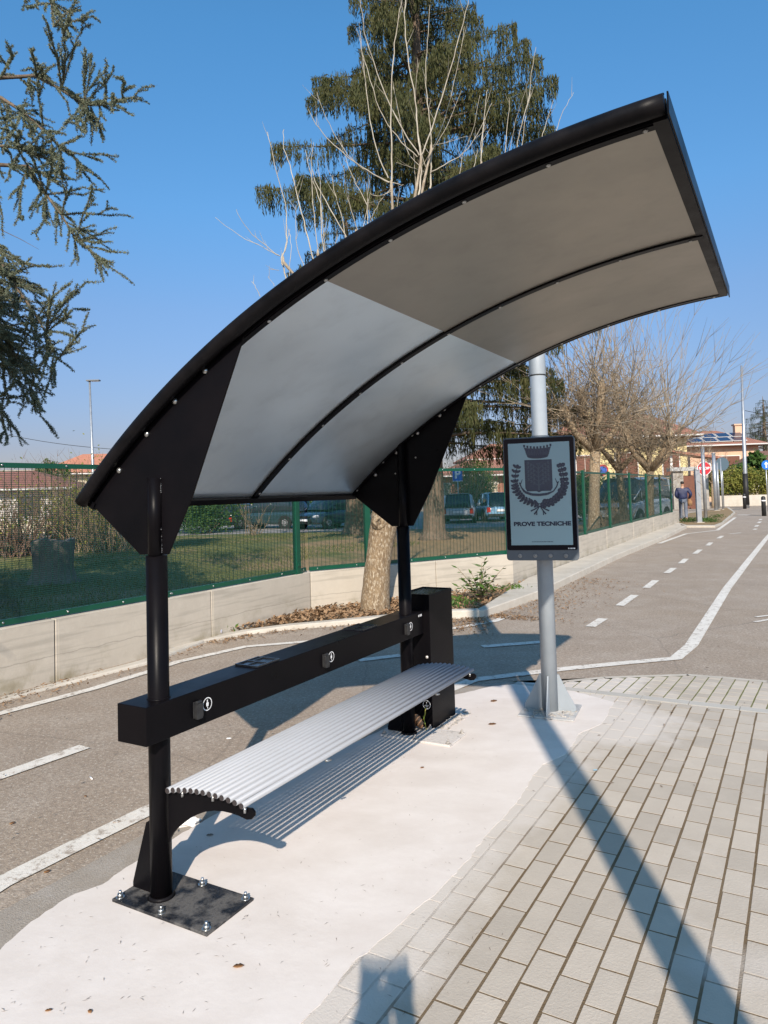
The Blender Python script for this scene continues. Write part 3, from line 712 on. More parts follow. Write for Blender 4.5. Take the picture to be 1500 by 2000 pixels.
for a, b_ in ((-.030, .010), (-.012, .007), (-.003, .006), (.005, .008), (.015, .006)):
    mb.poly([c + UU * x + ZZ * z + VV * .001 for x, z in ((a, -.008), (a + b_, -.008), (a + b_, .006), (a, .006))])
B('maker_mark', mb, m_white, beam)
# bench
vz = [(.071, .466), (.101, .4735), (.132, .479), (.164, .484), (.195, .4875), (.226, .490), (.257, .4915), (.289, .4915), (.320, .491), (.351, .4895), (.383, .487), (.414, .483), (.445, .477)]
for v, z in vz:
    mb = MB(); mb.tube([S(-.0315, v, Z(z)), S(2.154, v, Z(z))], .0112, 18)
    sl = B('bench_slat', mb, m_bench)
    for uu, n3 in ((-.0315, -UU), (2.154, UU)):
        mb = MB(); mb.tube([S(uu, v, Z(z)) + n3 * .0003, S(uu, v, Z(z)) + n3 * .0016], .0105, 16); B('tube_cap', mb, m_tubeend, sl)
armp = [(.047, .250), (.047, .455), (.09, .452)] + [(v, z - .017) for v, z in vz[1:]] + [(.470, .462), (.482, .452), (.482, .437), (.468, .423), (.445, .418), (.41, .424), (.372, .427), (.33, .426), (.287, .420), (.24, .407), (.2, .389), (.16, .367), (.127, .343), (.095, .318), (.071, .293), (.055, .27)]
for u0 in (0, LEN):
    mb = MB(); mb.prism([(a, Z(b)) for a, b in armp], S(u0, 0, 0), VV, ZZ, UU, -.005, .005); am = B('bench_arm', mb, m_black, bevel=.001)
    for i in (2, 7, 12):
        v, z = vz[i]; mb = MB(); mb.tube([S(u0 - .012, v, Z(z - .032)), S(u0 - .012, v, Z(z - .012))], .006, 10); B('bolt', mb, m_zinc, am)
for uu in (.5, 1.6):
    mb = MB(); c = S(uu, .455, Z(.464)); mb.tube([c, c + UU * .03 + VV * .006 - ZZ * .004], .005, 8); B('clip', mb, m_zinc)

# ================================================================ CONTROL CABINET
cb = thing('control_cabinet', 'tall black metal cabinet standing behind the far end of the bench', 'cabinet', SW(2.264, 0, ZS))
cbo = Vector(cb.location)
def C(u, v, z): return SW(u, v, z) - cbo
mb = MB(); mb.prism([(2.264, -.125), (2.632, -.125), (2.632, .102), (2.264, .102)], C(0, 0, 0), UU, VV, ZZ, ZS + .002, .905); mb.build('housing', m_black, cb, bevel=.002)
mb = MB()
for (p, q, r_, s_) in ((2.264, 2.632, -.125, -.119), (2.264, 2.632, .096, .102), (2.264, 2.270, -.119, .096), (2.626, 2.632, -.119, .096)):
    mb.prism([(p, r_), (q, r_), (q, s_), (p, s_)], C(0, 0, 0), UU, VV, ZZ, .905, .914)
mb.build('top_rim', m_black, cb)
mb = MB(); mb.prism([(2.272, -.117), (2.624, -.117), (2.624, .094), (2.272, .094)], C(0, 0, 0), UU, VV, ZZ, .905, .908); mb.build('top_panel', m_gloss, cb)
mb = MB(); mb.disc(C(2.264, .075, .50), -UU, .011, .01, 14, True); mb.build('lock_button', M('steel_button', (.75, .72, .68), rough=.3, metal=.6), cb)
mb = MB(); c = C(2.264, .062, .185) - UU * .001; ring(mb, c, VV, ZZ, -UU, .029, .0045)
def pl2(pts): mb.poly([c - UU * .0014 + VV * a + ZZ * b for a, b in pts])
pl2([(-.0015, -.004), (.0015, -.004), (.0015, .018), (-.0015, .018)]); pl2([(-.015, -.007), (.015, -.007), (.015, -.004), (-.015, -.004)]); pl2([(-.009, -.0125), (.009, -.0125), (.009, -.0095), (-.009, -.0095)]); pl2([(-.004, -.018), (.004, -.018), (.004, -.015), (-.004, -.015)])
mb.build('earth_symbol', m_white, cb)
# cable conduit at its foot
mb = MB(); b0_ = SW(2.262, -.005, ZS)
pts = []; rad = []
for i in range(40):
    t = i / 39; a = t * math.pi * .9
    p = SW(2.215 - .02 * math.sin(a), -.03 + .085 * t, ZS + .005 + .085 * math.sin(math.pi * min(1, t * 1.15) * .85))
    pts.append(p); rad.append(.021 if (i // 2) % 2 else .0245)
mb.tube([p - b0_ for p in pts], rad, 14)
cd = mb.build('cable_conduit', M('brown_corrugated_plastic', (.22, .10, .045), (.34, .20, .11), 18, rough=.6), None)
cd.location = b0_; tag(cd, 'brown corrugated cable conduit poking up beside the cabinet foot', 'conduit')
mb = MB(); mb.tube([SW(2.245, .062, ZS + .15) - b0_, SW(2.238, .06, ZS + .11) - b0_, SW(2.23, .05, ZS + .07) - b0_], .004, 8)
mb.tube([SW(2.22, .055, ZS + .10) - b0_, SW(2.215, .07, ZS + .05) - b0_, SW(2.21, .08, ZS + .012) - b0_], .003, 8)
mb.build('earth_wire', M('yellow_green_wire', (.42, .30, .04), (.12, .25, .03), 30, rough=.5), cd)
# lumps of mortar round the cabinet foot
r7 = random.Random(7); mb = MB()
for i in range(70):
    u = r7.uniform(2.2, 2.72); v = r7.uniform(.105, .19) if u > 2.26 else r7.uniform(-.1, .3)
    c = SW(u, v, ZS + r7.uniform(0, .006)); rr = r7.uniform(.004, .014)
    Mx = Matrix.Translation(c) @ Matrix.Rotation(r7.uniform(0, 3), 4, 'Z') @ Matrix.Rotation(r7.uniform(-.5, .5), 4, 'X')
    mb.box(-rr, rr, -rr * .6, rr * .6, -rr * .3, rr * .35, Mx)
for i in range(60):
    a = r7.uniform(0, 6.28); rr = r7.uniform(.06, .19); c = Vector((1.14 + rr * math.cos(a), 5.10 + rr * math.sin(a) * .8, ZS + .014)); q = r7.uniform(.004, .016)
    Mx = Matrix.Translation(c) @ Matrix.Rotation(r7.uniform(0, 3), 4, 'Z') @ Matrix.Rotation(r7.uniform(-.5, .5), 4, 'X')
    mb.box(-q, q, -q * .6, q * .6, -q * .3, q * .3, Mx)
tag(mb.build('mortar_crumbs', m_cement), kind='stuff')

# ================================================================ INFORMATION DISPLAY ON ITS POLE
dx, dy = 1.14, 5.165
dp = thing('display_totem', 'grey pole with a framed bus stop display showing a town crest', 'information display', (dx, dy, ZS))
PR = .056
mb = MB(); mb.tube([(0, 0, 0.002), (0, 0, 2.44)], PR, 28); po = mb.build('pole', m_grey, dp)
mb = MB(); mb.tube([(0, 0, 2.40), (0, 0, 2.405), (0, 0, 3.35)], [PR + .003, PR + .0035, PR + .001], 28); mb.build('pole_extension', m_grey, dp)
mb = MB(); mb.tube([(0, 0, 2.392), (0, 0, 2.399)], PR + .0005, 28); mb.build('joint_ring', m_rubber, dp)
for sx in (-1, 1):
    mb = MB(); mb.disc((sx * (PR + .002), -.01, 2.31), (sx, -.1, 0), .011, .012, 10, True); mb.build('bolt', m_zinc, dp)
BT = R(-24)
Mx = Matrix.Rotation(BT, 4, 'Z')
mb = MB(); mb.box(-.19, .19, -.19, .19, .001, .012, Mx); o = mb.build('base_plate', M('cement_grey_plate', (.26, .28, .30), (.55, .53, .50), 12, rough=.8, bump=.3), dp, bevel=.002)
for k in range(4):
    a = BT + R(90) * k + R(3); e = Vector((math.cos(a), math.sin(a), 0)); n3 = Vector((-math.sin(a), math.cos(a), 0))
    mb = MB(); mb.prism([(PR - .004, .012), (.178, .012), (.178, .045), (.12, .15), (PR + .012, .262), (PR - .004, .262)], (0, 0, 0), e, ZZ, n3, -.005, .005); mb.build('fin', m_grey, dp, bevel=.001)
# the housing
TA = R(-17)     # right edge comes nearer
cx, cy, cz0, cz1 = 1.086 - dx, 4.985 - dy, 1.105 - ZS, 1.962 - ZS
E1 = Vector((math.cos(TA), math.sin(TA), 0)); EN = Vector((math.sin(TA), -math.cos(TA), 0))
HWd = .2445
def rrect(x0, x1, z0, z1, r, n=5):
    out = []
    for cx_, cz_, a0 in ((x1 - r, z0 + r, -90), (x1 - r, z1 - r, 0), (x0 + r, z1 - r, 90), (x0 + r, z0 + r, 180)):
        for i in range(n + 1):
            a = R(a0 + 90 * i / n); out.append((cx_ + r * math.cos(a), cz_ + r * math.sin(a)))
    return out
O = Vector((cx, cy, 0))
mb = MB(); mb.prism(rrect(-HWd, HWd, cz0, cz1, .022), O, E1, ZZ, EN, -.085, 0); hs = mb.build('display_housing', m_greyd, dp, bevel=.004)
mb = MB(); mb.tube([O - EN * .085 + E1 * 0 + ZZ * (cz1 - .2), O - EN * .16 + ZZ * (cz1 - .2)], .04, 12); mb.tube([(0, 0, cz1 - .03), (0, 0, cz1 + .02)], PR + .008, 24); mb.build('mounting_bracket', m_greyd, dp)
g0 = cz0 + .072
mb = MB(); mb.prism(rrect(-HWd + .007, HWd - .007, g0, cz1 - .008, .014), O, E1, ZZ, EN, .001, .004); mb.build('bezel', M('black_glass', (.003, .003, .008), rough=.06, spec=.15), hs)
sx0, sx1, sz0, sz1 = -.209, .209, g0 + .035, cz1 - .04
m_scr = M('display_background', (.27, .41, .46), (.29, .43, .475), 3, rough=.3)
mb = MB(); mb.prism([(sx0, sz0), (sx1, sz0), (sx1, sz1), (sx0, sz1)], O, E1, ZZ, EN, .004, .0055); mb.build('screen', m_scr, hs)
m_ink = M('display_ink', (.014, .028, .062), rough=.22); m_ink2 = M('display_ink_mid', (.030, .052, .090), (.024, .042, .078), 30, rough=.22); m_ink3 = M('display_ink_light', (.05, .085, .125), rough=.22)
SWd, SHt = sx1 - sx0, sz1 - sz0
def sp_(a, b, h): return O + E1 * (sx0 + a * SWd) + ZZ * (sz0 + (1 - b) * SHt) + EN * (.006 + h * .0006)
# emblem coordinates a: 0..1 across, b: 0..1 down the screen
em = MB(); em2 = MB(); em3 = MB()
def P2(mb_, pts, h=0): mb_.poly([sp_(a, b, h) for a, b in pts])
# mural crown
def ell(cx_, cy_, rx, ry, a0=0, a1=360, n=24): return [(cx_ + rx * math.cos(R(a0 + (a1 - a0) * i / n)), cy_ + ry * math.sin(R(a0 + (a1 - a0) * i / n))) for i in range(n + 1)]
kc = .485
P2(em2, [(kc - .225, .035)] + [(kc - .17, .135)] + ell(kc, .135, .17, .022, 180, 0, 14)[1:-1] + [(kc + .17, .135), (kc + .225, .035)] + ell(kc, .037, .225, .02, 0, 180, 14)[1:-1], 0)
P2(em, ell(kc, .132, .155, .017, 0, 360, 22)[:-1], 1.5)
for i in range(9):
    t = -1 + 2 * i / 8; x = kc + .215 * t; wdt = .016; yy = .045 + .02 * (1 - t * t); P2(em, [(x - wdt, yy - .028), (x + wdt, yy - .028), (x + wdt * .9, yy - .004), (x - wdt * .9, yy - .004)], 1)
for i in range(8):
    t = -1 + 2 * (i + .5) / 8; x = kc + .19 * t; yy = .072 + .02 * (1 - t * t); P2(em, [(x - .011, yy - .012), (x + .011, yy - .012), (x + .008, yy + .010), (x - .008, yy + .010)], 1)
for j, (yy, rx) in enumerate(((.092, .2), (.108, .19), (.052, .218))):
    n = 14
    for i in range(n):
        a, b = ell(kc, yy, rx, .018, 180 - 180 * i / n, 180 - 180 * (i + 1) / n, 1); P2(em, [(a[0], a[1]), (b[0], b[1]), (b[0], b[1] + .0035), (a[0], a[1] + .0035)], 1)
for i in range(10):
    t = -1 + 2 * (i + .5) / 10; P2(em3, [(kc + .18 * t - .003, .095 + .018 * (1 - t * t)), (kc + .18 * t + .003, .095 + .018 * (1 - t * t)), (kc + .175 * t + .003, .108 + .018 * (1 - t * t)), (kc + .175 * t - .003, .108 + .018 * (1 - t * t))], 1.6)
# shield
s0, s1, t0, t1 = .265, .71, .168, .475
def shield(g): 
    return [(s0 + g, t0 + g), (s1 - g, t0 + g), (s1 - g, t1 - .03)] + [(s1 - g - .03, t1 - g * .8)] + [(.53, t1 - g * .8), (.4875, t1 + .012 - g)] + [(.445, t1 - g * .8), (s0 + g + .03, t1 - g * .8), (s0 + g, t1 - .03)]
P2(em, shield(0), 0); P2(em2, shield(.008), 1)
def seg(mb_, a, b, w0, w1, h):
    d = Vector((b[0] - a[0], (b[1] - a[1]) * SHt / SWd)); d.normalize(); n_ = (-d.y, d.x * SWd / SHt)
    P2(mb_, [(a[0] + n_[0] * w0, a[1] + n_[1] * w0), (b[0] + n_[0] * w1, b[1] + n_[1] * w1), (b[0] - n_[0] * w1, b[1] - n_[1] * w1), (a[0] - n_[0] * w0, a[1] - n_[1] * w0)], h)
seg(em3, (.4875, .465), (.4875, .21), .013, .006, 2)
def lf(mb_, x, y, ang, L_, W_, h):
    d = (math.cos(ang) * L_, math.sin(ang) * L_ * SWd / SHt); n_ = (-math.sin(ang) * W_, math.cos(ang) * W_ * SWd / SHt)
    P2(mb_, [(x, y), (x + d[0] * .35 + n_[0], y + d[1] * .35 + n_[1]), (x + d[0] * .8 + n_[0] * .8, y + d[1] * .8 + n_[1] * .8), (x + d[0], y + d[1]), (x + d[0] * .8 - n_[0] * .8, y + d[1] * .8 - n_[1] * .8), (x + d[0] * .35 - n_[0], y + d[1] * .35 - n_[1])], h)
for i, yy in enumerate((.42, .38, .34, .30, .26)):
    for s_ in (-1, 1):
        x2, y2 = .4875 + s_ * (.15 - .012 * i), yy - .055; seg(em3, (.4875, yy), (x2, y2), .006, .003, 2)
        for k in range(3):
            xx = .4875 + s_ * (.06 + .045 * k); yk = yy - .02 - .018 * k
            lf(em3, xx, yk, R(-60 if s_ > 0 else -120), .042, .013, 2.4); lf(em3, xx, yk, R(20 if s_ > 0 else 160), .036, .011, 2.6)
for a in (-90, -60, -120): lf(em3, .4875, .225, R(a), .05, .014, 2.8)
# wreath of two sprays
rw = random.Random(3)
for s_ in (-1, 1):
    pts = []
    for i in range(15):
        t = i / 14; a = R(92 - 118 * t) if s_ > 0 else R(88 + 118 * t)
        pts.append((.497 + .40 * math.cos(a) * (1 if s_ > 0 else 1), .395 + .205 * math.sin(a) - (.06 * max(0, t - .75) * 4 if True else 0)))
    for i in range(len(pts) - 1): seg(em, pts[i], pts[i + 1], .008, .007, 0)
    for i in range(1, len(pts)):
        d = math.atan2((pts[i][1] - pts[i - 1][1]) * SHt, (pts[i][0] - pts[i - 1][0]) * SWd)
        fat = .034 if s_ > 0 else .022
        for q in (-1, 1):
            lf(em, pts[i][0], pts[i][1], d + q * R(52 + rw.uniform(-8, 8)), .085 + rw.uniform(-.01, .01), fat, .8 + .3 * (i % 3))
            lf(em2, pts[i][0] + .008, pts[i][1], d + q * R(52), .06, fat * .45, 2.2)
            lf(em, pts[i][0], pts[i][1], d + q * R(18), .06, fat * .6, 1.4)
    lf(em, pts[-1][0], pts[-1][1], d, .07, .026, 1.5)
# ribbon under the shield
rb_ = [(.17, .385), (.20, .435), (.255, .48), (.36, .505), (.4875, .512), (.615, .505), (.72, .48), (.775, .435), (.805, .385)]
for i in range(len(rb_) - 1): seg(em, rb_[i], rb_[i + 1], .020 if 1 < i < 6 else .010, .020 if 0 < i < 5 else .010, 3)
for i in range(2, 6): seg(em2, rb_[i], rb_[i + 1], .012, .012, 4)
for x, y in ((.19, .40), (.785, .40)):
    seg(em, (x, y), (x + (.03 if x < .5 else -.03), y - .045), .008, .004, 3)
for s_ in (-1, 1):
    P2(em, [(.4875 + s_ * .045 + a * .5, b) for a, b in [(math.cos(R(t)) * .07, .605 + math.sin(R(t)) * .022) for t in range(0, 360, 30)]], 3)
    P2(em2, [(.4875 + s_ * .045 + math.cos(R(t)) * .018, .605 + math.sin(R(t)) * .011) for t in range(0, 360, 30)], 4)
    seg(em, (.49, .618), (.49 + s_ * .075, .648), .008, .010, 3); seg(em, (.49 + s_ * .075, .648), (.49 + s_ * .15, .668), .010, .012, 3)
    seg(em, (.49, .618), (.49 + s_ * .05, .665), .008, .009, 3.4); seg(em, (.49 + s_ * .05, .665), (.49 + s_ * .095, .700), .009, .013, 3.4)
    seg(em, (.49 + s_ * .05, .665), (.49 + s_ * .055, .708), .006, .009, 3.4)
em.build('crest_dark_shapes', m_ink, hs, recalc=False); em2.build('crest_mid_shapes', m_ink2, hs, recalc=False); em3.build('crest_light_shapes', m_ink3, hs, recalc=False)
def text_mesh(name, body, size, origin, e1, e2, n3, mat, parent, bold=.0, width=None, ext=.0003):
    cu = bpy.data.curves.new('t', 'FONT'); cu.body = body; cu.size = size; cu.align_x = 'CENTER'; cu.align_y = 'CENTER'; cu.offset = bold; cu.extrude = ext
    ob = bpy.data.objects.new('t', cu); COL.objects.link(ob); bpy.context.view_layer.update()
    dg = bpy.context.evaluated_depsgraph_get(); me = bpy.data.meshes.new_from_object(ob.evaluated_get(dg)); bpy.data.objects.remove(ob)
    xs = [v.co.x for v in me.vertices]; ww = max(xs) - min(xs); k = (width / ww) if width else 1
    Mt = Matrix(((e1.x, e2.x, n3.x, origin.x), (e1.y, e2.y, n3.y, origin.y), (e1.z, e2.z, n3.z, origin.z), (0, 0, 0, 1)))
    me.transform(Mt @ Matrix.Diagonal((k, 1 if not width else k * .80, 1, 1)))
    me.materials.clear(); me.materials.append(mat); me.name = name
    o = bpy.data.objects.new(name, me); COL.objects.link(o)
    if parent is not None: o.parent = parent
    return o
text_mesh('display_text', 'PROVE TECNICHE', .045, sp_(.515, .795, 2), E1, ZZ, EN, m_ink, hs, bold=.0022, width=.388)
mb = MB(); x = .34
while x < .68:
    ww = rw.uniform(.006, .016); P2(mb, [(x, .964), (x + ww, .964), (x + ww, .971), (x, .971)], 2); x += ww + .006
mb.build('small_print', m_ink2, hs, recalc=False)
mb = MB()
for a, b_ in ((.175, .008), (.188, .004), (.194, .006), (.202, .004), (.209, .012)):
    mb.poly([O + E1 * p + ZZ * q + EN * .0048 for p, q in ((a, g0 + .007), (a + b_, g0 + .007), (a + b_, g0 + .015), (a, g0 + .015))])
mb.build('maker_mark', m_white, hs, recalc=False)
for i in range(4):
    c = O + E1 * (-.152 + i * .1035) + ZZ * (cz0 + .033) + EN * .001
    mb = MB(); mb.tube([c - EN * .001, c + EN * .006], [.014, .012], 18); mb.tube([c + EN * .0061, c + EN * .0075], [.0075, .003], 12); mb.build('button', M('steel_screw', (.5, .52, .53), (.15, .16, .17), 200, rough=.3, metal=.8), hs)

exec_parts = True
# ================================================================ VEGETATION
def leafm(name, c1, c2, sc=1.2, rough=.7, tr=.25, c3=None):
    m = M(name, c1, c2, sc, rough=rough, c3=c3, scale3=sc * 7, amt3=.6, spec=.25)
    b = m.node_tree.nodes['Principled BSDF']; N = m.node_tree.nodes; L = m.node_tree.links
    t = N.new('ShaderNodeBsdfTranslucent'); mx = N.new('ShaderNodeMixShader'); mx.inputs[0].default_value = tr
    src = b.inputs['Base Color'].links[0].from_socket; L.new(src, t.inputs[0])
    L.new(b.outputs[0], mx.inputs[1]); L.new(t.outputs[0], mx.inputs[2]); L.new(mx.outputs[0], N['Material Output'].inputs[0]); return m
m_spruce = leafm('spruce_needles', (.040, .050, .016), (.078, .080, .026), .8, c3=(.13, .105, .045), tr=.15)
m_spruce2 = leafm('dark_conifer_needles', (.030, .045, .018), (.055, .065, .028), .8, tr=.1)
m_cedar = leafm('blue_cedar_needles', (.12, .15, .11), (.20, .22, .14), 2.2, c3=(.27, .255, .14), tr=.12)
m_bark = M('brown_bark', (.16, .115, .08), (.09, .065, .045), 6, rough=.95, bump=1, bscale=25, c3=(.26, .21, .16), scale3=30, stretch=(1, 1, .25))
m_barkp = M('pale_scaly_bark', (.27, .195, .115), (.14, .095, .055), 30, rough=.95, bump=1, bscale=70, c3=(.52, .45, .34), scale3=48, amt3=.95, stretch=(1, 1, .42))
m_twig = M('pale_twig', (.46, .42, .34), (.30, .26, .20), 3, rough=.8)
m_twig2 = M('grey_brown_twig', (.36, .30, .22), (.24, .19, .13), 3, rough=.85)
m_twigb = M('brown_twig', (.27, .20, .13), (.18, .14, .09), 3, rough=.9)
m_laurel = leafm('laurel_leaf', (.055, .12, .025), (.12, .18, .04), 6, rough=.35, tr=.15)
m_hedge = leafm('hedge_leaf', (.030, .075, .015), (.065, .12, .025), 1.5, tr=.15)
m_hedgey = leafm('yellowish_hedge_leaf', (.13, .16, .03), (.24, .22, .05), 1.5, tr=.2)
m_dry = leafm('dry_leaf', (.22, .125, .065), (.38, .26, .155), 25, rough=.85, tr=.1, c3=(.13, .075, .045))
rs = np.random.RandomState(11)
def rvec(n): return unit(rs.normal(size=(n, 3)))
def spruce(name, label, base, H, zlo, k, cap, mat, group=None, dens=1.0, seed=1, trunk_r=.36, hang=1.0, flare=True):
    global rs
    rs = np.random.RandomState(seed); rr = random.Random(seed)
    t = thing(name, label, 'tree', (base[0], base[1], 0), group=group)
    mb = MB(); n = 14; lean = (rr.uniform(-.2, .2), rr.uniform(-.2, .2))
    pts = []; rad = []
    for i in range(n + 1):
        f = i / n; z = H * f
        pts.append((lean[0] * f + .06 * math.sin(f * 9), lean[1] * f, z - .05)); rad.append(trunk_r * (1 - f) ** .8 + .015 + (.28 * max(0, 1 - z / .9) ** 2 if flare else 0))
    pts.insert(1, (0, 0, .35)); rad.insert(1, trunk_r * 1.12); pts.insert(1, (0, 0, .12)); rad.insert(1, trunk_r * 1.4)
    mb.tube(pts, rad, 14); mb.build('trunk', m_bark, t)
    Pc, Ac, Bc = [], [], []
    lim = MB(); z = zlo
    while z < H - .4:
        nb = rr.choice((4, 5, 5, 6)); a0 = rr.uniform(0, 6.28)
        for q in range(nb):
            a = a0 + q * 2 * math.pi / nb + rr.uniform(-.35, .35); Lb = (k(z) if callable(k) else min(cap, k * (H - z))) * (rr.uniform(.50, .95) if rr.random() < .38 else rr.uniform(.90, 1.17)) + .12
            dr = Vector((math.cos(a), math.sin(a), 0)); sd = Vector((-dr.y, dr.x, 0)); zz = z + rr.uniform(-.25, .25)
            rise = rr.uniform(-.02, .16) * Lb
            def bp(s): return Vector((lean[0] * z / H, lean[1] * z / H, zz)) + dr * (Lb * s) + ZZ * (rise * math.sin(s * 2.2) - Lb * .20 * s * s + Lb * .30 * max(0, s - .6) ** 1.2) + sd * (.07 * Lb * math.sin(s * 3 + a))
            lim.tube([bp(s) for s in (0, .25, .5, .75, 1)], [.045 * (Lb / 4) + .012, .035 * Lb / 4 + .01, .022 * Lb / 4 + .008, .01, .004], 4, caps=False)
            ns = int(Lb * 17 * dens)
            s_ = np.sqrt(rs.uniform(.02, 1, ns)); base_ = np.array([bp(float(s)) for s in s_])
            side = rs.uniform(-1, 1, ns) * (.10 + .16 * Lb * np.sin(np.minimum(1, s_ * 1.02) * math.pi) ** .7 * .8)
            base_ += np.array(sd)[None] * side[:, None] * 1.1 + np.array(dr)[None] * (np.abs(side) * .35)[:, None]
            base_[:, 2] -= np.abs(side) * .15
            hl = rs.uniform(.12, .72, ns) * hang * np.minimum(1, .35 + s_ * .9) * min(1, .4 + Lb / 5)
            for j in range(ns):
                m = max(3, int(hl[j] / .05)); f = np.linspace(0, 1, m)[:, None]
                P = base_[j][None] + np.array([0, 0, -1.0])[None] * hl[j] * f + rs.normal(scale=.018, size=(m, 3))
                d = rvec(m) * .42; d[:, 2] = -1; d = unit(d)
                Pc.append(P); Ac.append(d * rs.uniform(.055, .115, (m, 1)))
                b = unit(np.cross(d, rvec(m))); Bc.append(b * rs.uniform(.010, .021, (m, 1)))
            # bristly upper sprays along the bough
            m = int(Lb * 16 * dens); s2 = rs.uniform(.1, 1, m); P = np.array([bp(float(s)) for s in s2]) + rs.normal(scale=.05, size=(m, 3))
            d = rvec(m); d[:, 2] = np.abs(d[:, 2]) * .5; d += np.array(dr)[None] * .9; d = unit(d)
            Pc.append(P); Ac.append(d * rs.uniform(.06, .13, (m, 1))); Bc.append(unit(np.cross(d, rvec(m))) * rs.uniform(.012, .024, (m, 1)))
        z += rr.uniform(.28, .52) * (1 if z > 6 else 1.15)
    lim.build('branches', m_bark, t, recalc=False)
    leafmesh('foliage', np.concatenate(Pc), np.concatenate(Ac), np.concatenate(Bc), mat, t)
    return t
spruce('spruce_tree', 'tall brown green spruce with drooping branches rising above the canopy', (1.67, 24.2), 27, 3.2, (lambda z: float(np.interp(z, (3, 9, 10.5, 13, 15, 16.6, 17.6, 18.6, 26), (4.6, 5.3, 5.1, 4.5, 3.95, 3.45, 2.5, 2.1, .3)))), 5.6, m_spruce, seed=3, trunk_r=.34, dens=2.5)
spruce('spruce_tree', 'shorter spruce with a broad grey trunk left of the taller spruce', (-1.15, 28.4), 13.6, 4.2, .55, 3.6, m_spruce, seed=8, trunk_r=.40, dens=1.3)
spruce('cedar_tree', 'dark blue green conifer beyond the orange house at the far right', (52.5, 98), 13.5, 2.0, .62, 7.5, m_spruce2, seed=21, trunk_r=.5, dens=.55, hang=1.6)

# --- cedar at the upper left, its trunk outside the frame
ced = thing('cedar_tree', 'blue green cedar with spiky boughs reaching in from the upper left', 'tree', (-7.4, 10.2, 0))
c0 = Vector(ced.location)
mb = MB(); mb.tube([(0, 0, -.05), (0, 0, .4), (.05, 0, 3), (.0, .1, 6), (.1, 0, 9), (.1, 0, 12.5)], [.42, .34, .28, .22, .15, .03], 14); mb.build('trunk', m_bark, ced)
def pxl(l, d0, d1):
    n = len(l); return [AT(x, y, d0 + (d1 - d0) * i / max(1, n - 1)) - c0 for i, (x, y) in enumerate(l)]
lim = MB(); CP, CA, CB_ = [], [], []
rc = random.Random(12); rs = np.random.RandomState(12)
def needles(p, q, dens=1.0, ln=.034):
    L_ = (q - p).length; m = max(2, int(L_ * 640 * dens))
    t = rs.uniform(0, 1, m)
    clump = np.floor(t * L_ / .028) * .028 / max(L_, 1e-6); t = np.where(rs.uniform(size=m) < .8, clump, t)
    P = np.array(p)[None] * (1 - t[:, None]) + np.array(q)[None] * t[:, None] + rs.normal(scale=.007, size=(m, 3))
    d = rvec(m) + np.array((q - p).normalized())[None] * .35; d[:, 2] += .25; d = unit(d)
    CP.append(P + d * .010); CA.append(d * rs.uniform(ln * .4, ln, (m, 1)) * .55); CB_.append(unit(np.cross(d, rvec(m))) * rs.uniform(.0035, .0065, (m, 1)))
def twig(a, b, r0=.008, bend=.12, fol=1.0, sub=True, lev=0):
    L_ = (b - a).length; n = max(3, int(L_ / .12)); off = Vector((rc.uniform(-1, 1), rc.uniform(-1, 1), rc.uniform(-.2, 1))) * bend * L_
    pts = [a.lerp(b, i / n) + off * math.sin(math.pi * i / n) for i in range(n + 1)]
    lim.tube(pts, [r0 * (1 - .8 * i / n) + .0015 for i in range(n + 1)], 4, caps=False)
    if fol:
        for i in range(n): needles(pts[i], pts[i + 1], fol)
    if sub:
        d = (b - a).normalized()
        for i in range(1, n + 1):
            for s in range(1 if lev == 0 else 1):
                if rc.random() < .8:
                    e = (d * rc.uniform(.9, 1.5) + Vector((rc.uniform(-1, 1), rc.uniform(-1, 1), rc.uniform(-.75, .6))) * .75).normalized()
                    twig(pts[i], pts[i] + e * rc.uniform(.10, .34) * (1 if lev == 0 else .55), r0 * .5, .08, fol, lev == 0 and rc.random() < .5, 1)
boughs = [
 ([(-330, 150), (-120, 170), (0, 152), (70, 148), (120, 175), (165, 205), (205, 205), (243, 193)], 10.2, 8.6, [(120, 42), (152, 72), (178, 105), (186, 122), (205, 148), (208, 160), (175, 235), (60, 100), (25, 108), (150, 240), (95, 60)]),
 ([(-330, 240), (-120, 190), (0, 190), (40, 215), (85, 255), (115, 285), (145, 301)], 10.2, 9.0, [(150, 271), (75, 190), (100, 268), (20, 235), (15, 275), (60, 240)]),
 ([(-330, 380), (-100, 320), (0, 322), (55, 325), (90, 380), (120, 420), (150, 470), (198, 506)], 10.2, 9.2, [(105, 313), (95, 345), (162, 366), (172, 398), (213, 421), (195, 458), (185, 475), (40, 425), (5, 425), (85, 425), (130, 360), (60, 285), (30, 265)]),
 ([(-330, 300), (-100, 250), (0, 285), (40, 290), (105, 315)], 10.2, 9.8, [(100, 300), (35, 265), (20, 300)]),
 ([(-330, 480), (-120, 430), (-20, 470), (15, 540), (60, 600), (90, 650), (112, 702)], 10.2, 9.0, [(62, 520), (110, 551), (145, 568), (100, 585), (143, 604), (162, 643), (145, 678), (85, 722), (120, 650), (60, 640), (70, 690)]),
 ([(-330, 560), (-120, 520), (-30, 580), (5, 640), (30, 700), (55, 745), (60, 762)], 10.2, 9.6, [(50, 776), (25, 745), (65, 700), (90, 700), (10, 770), (80, 610), (95, 630), (40, 720)]),
 ([(-330, 640), (-120, 600), (-30, 700), (-5, 780), (8, 838)], 10.2, 9.4, [(5, 800), (48, 773), (20, 760), (-20, 800)]),
 ([(-330, -60), (-100, -90), (40, -60), (100, 0), (105, 52)], 10.2, 8.8, [(75, 8), (135, 32), (158, 12), (180, 32), (140, 0)]),
]
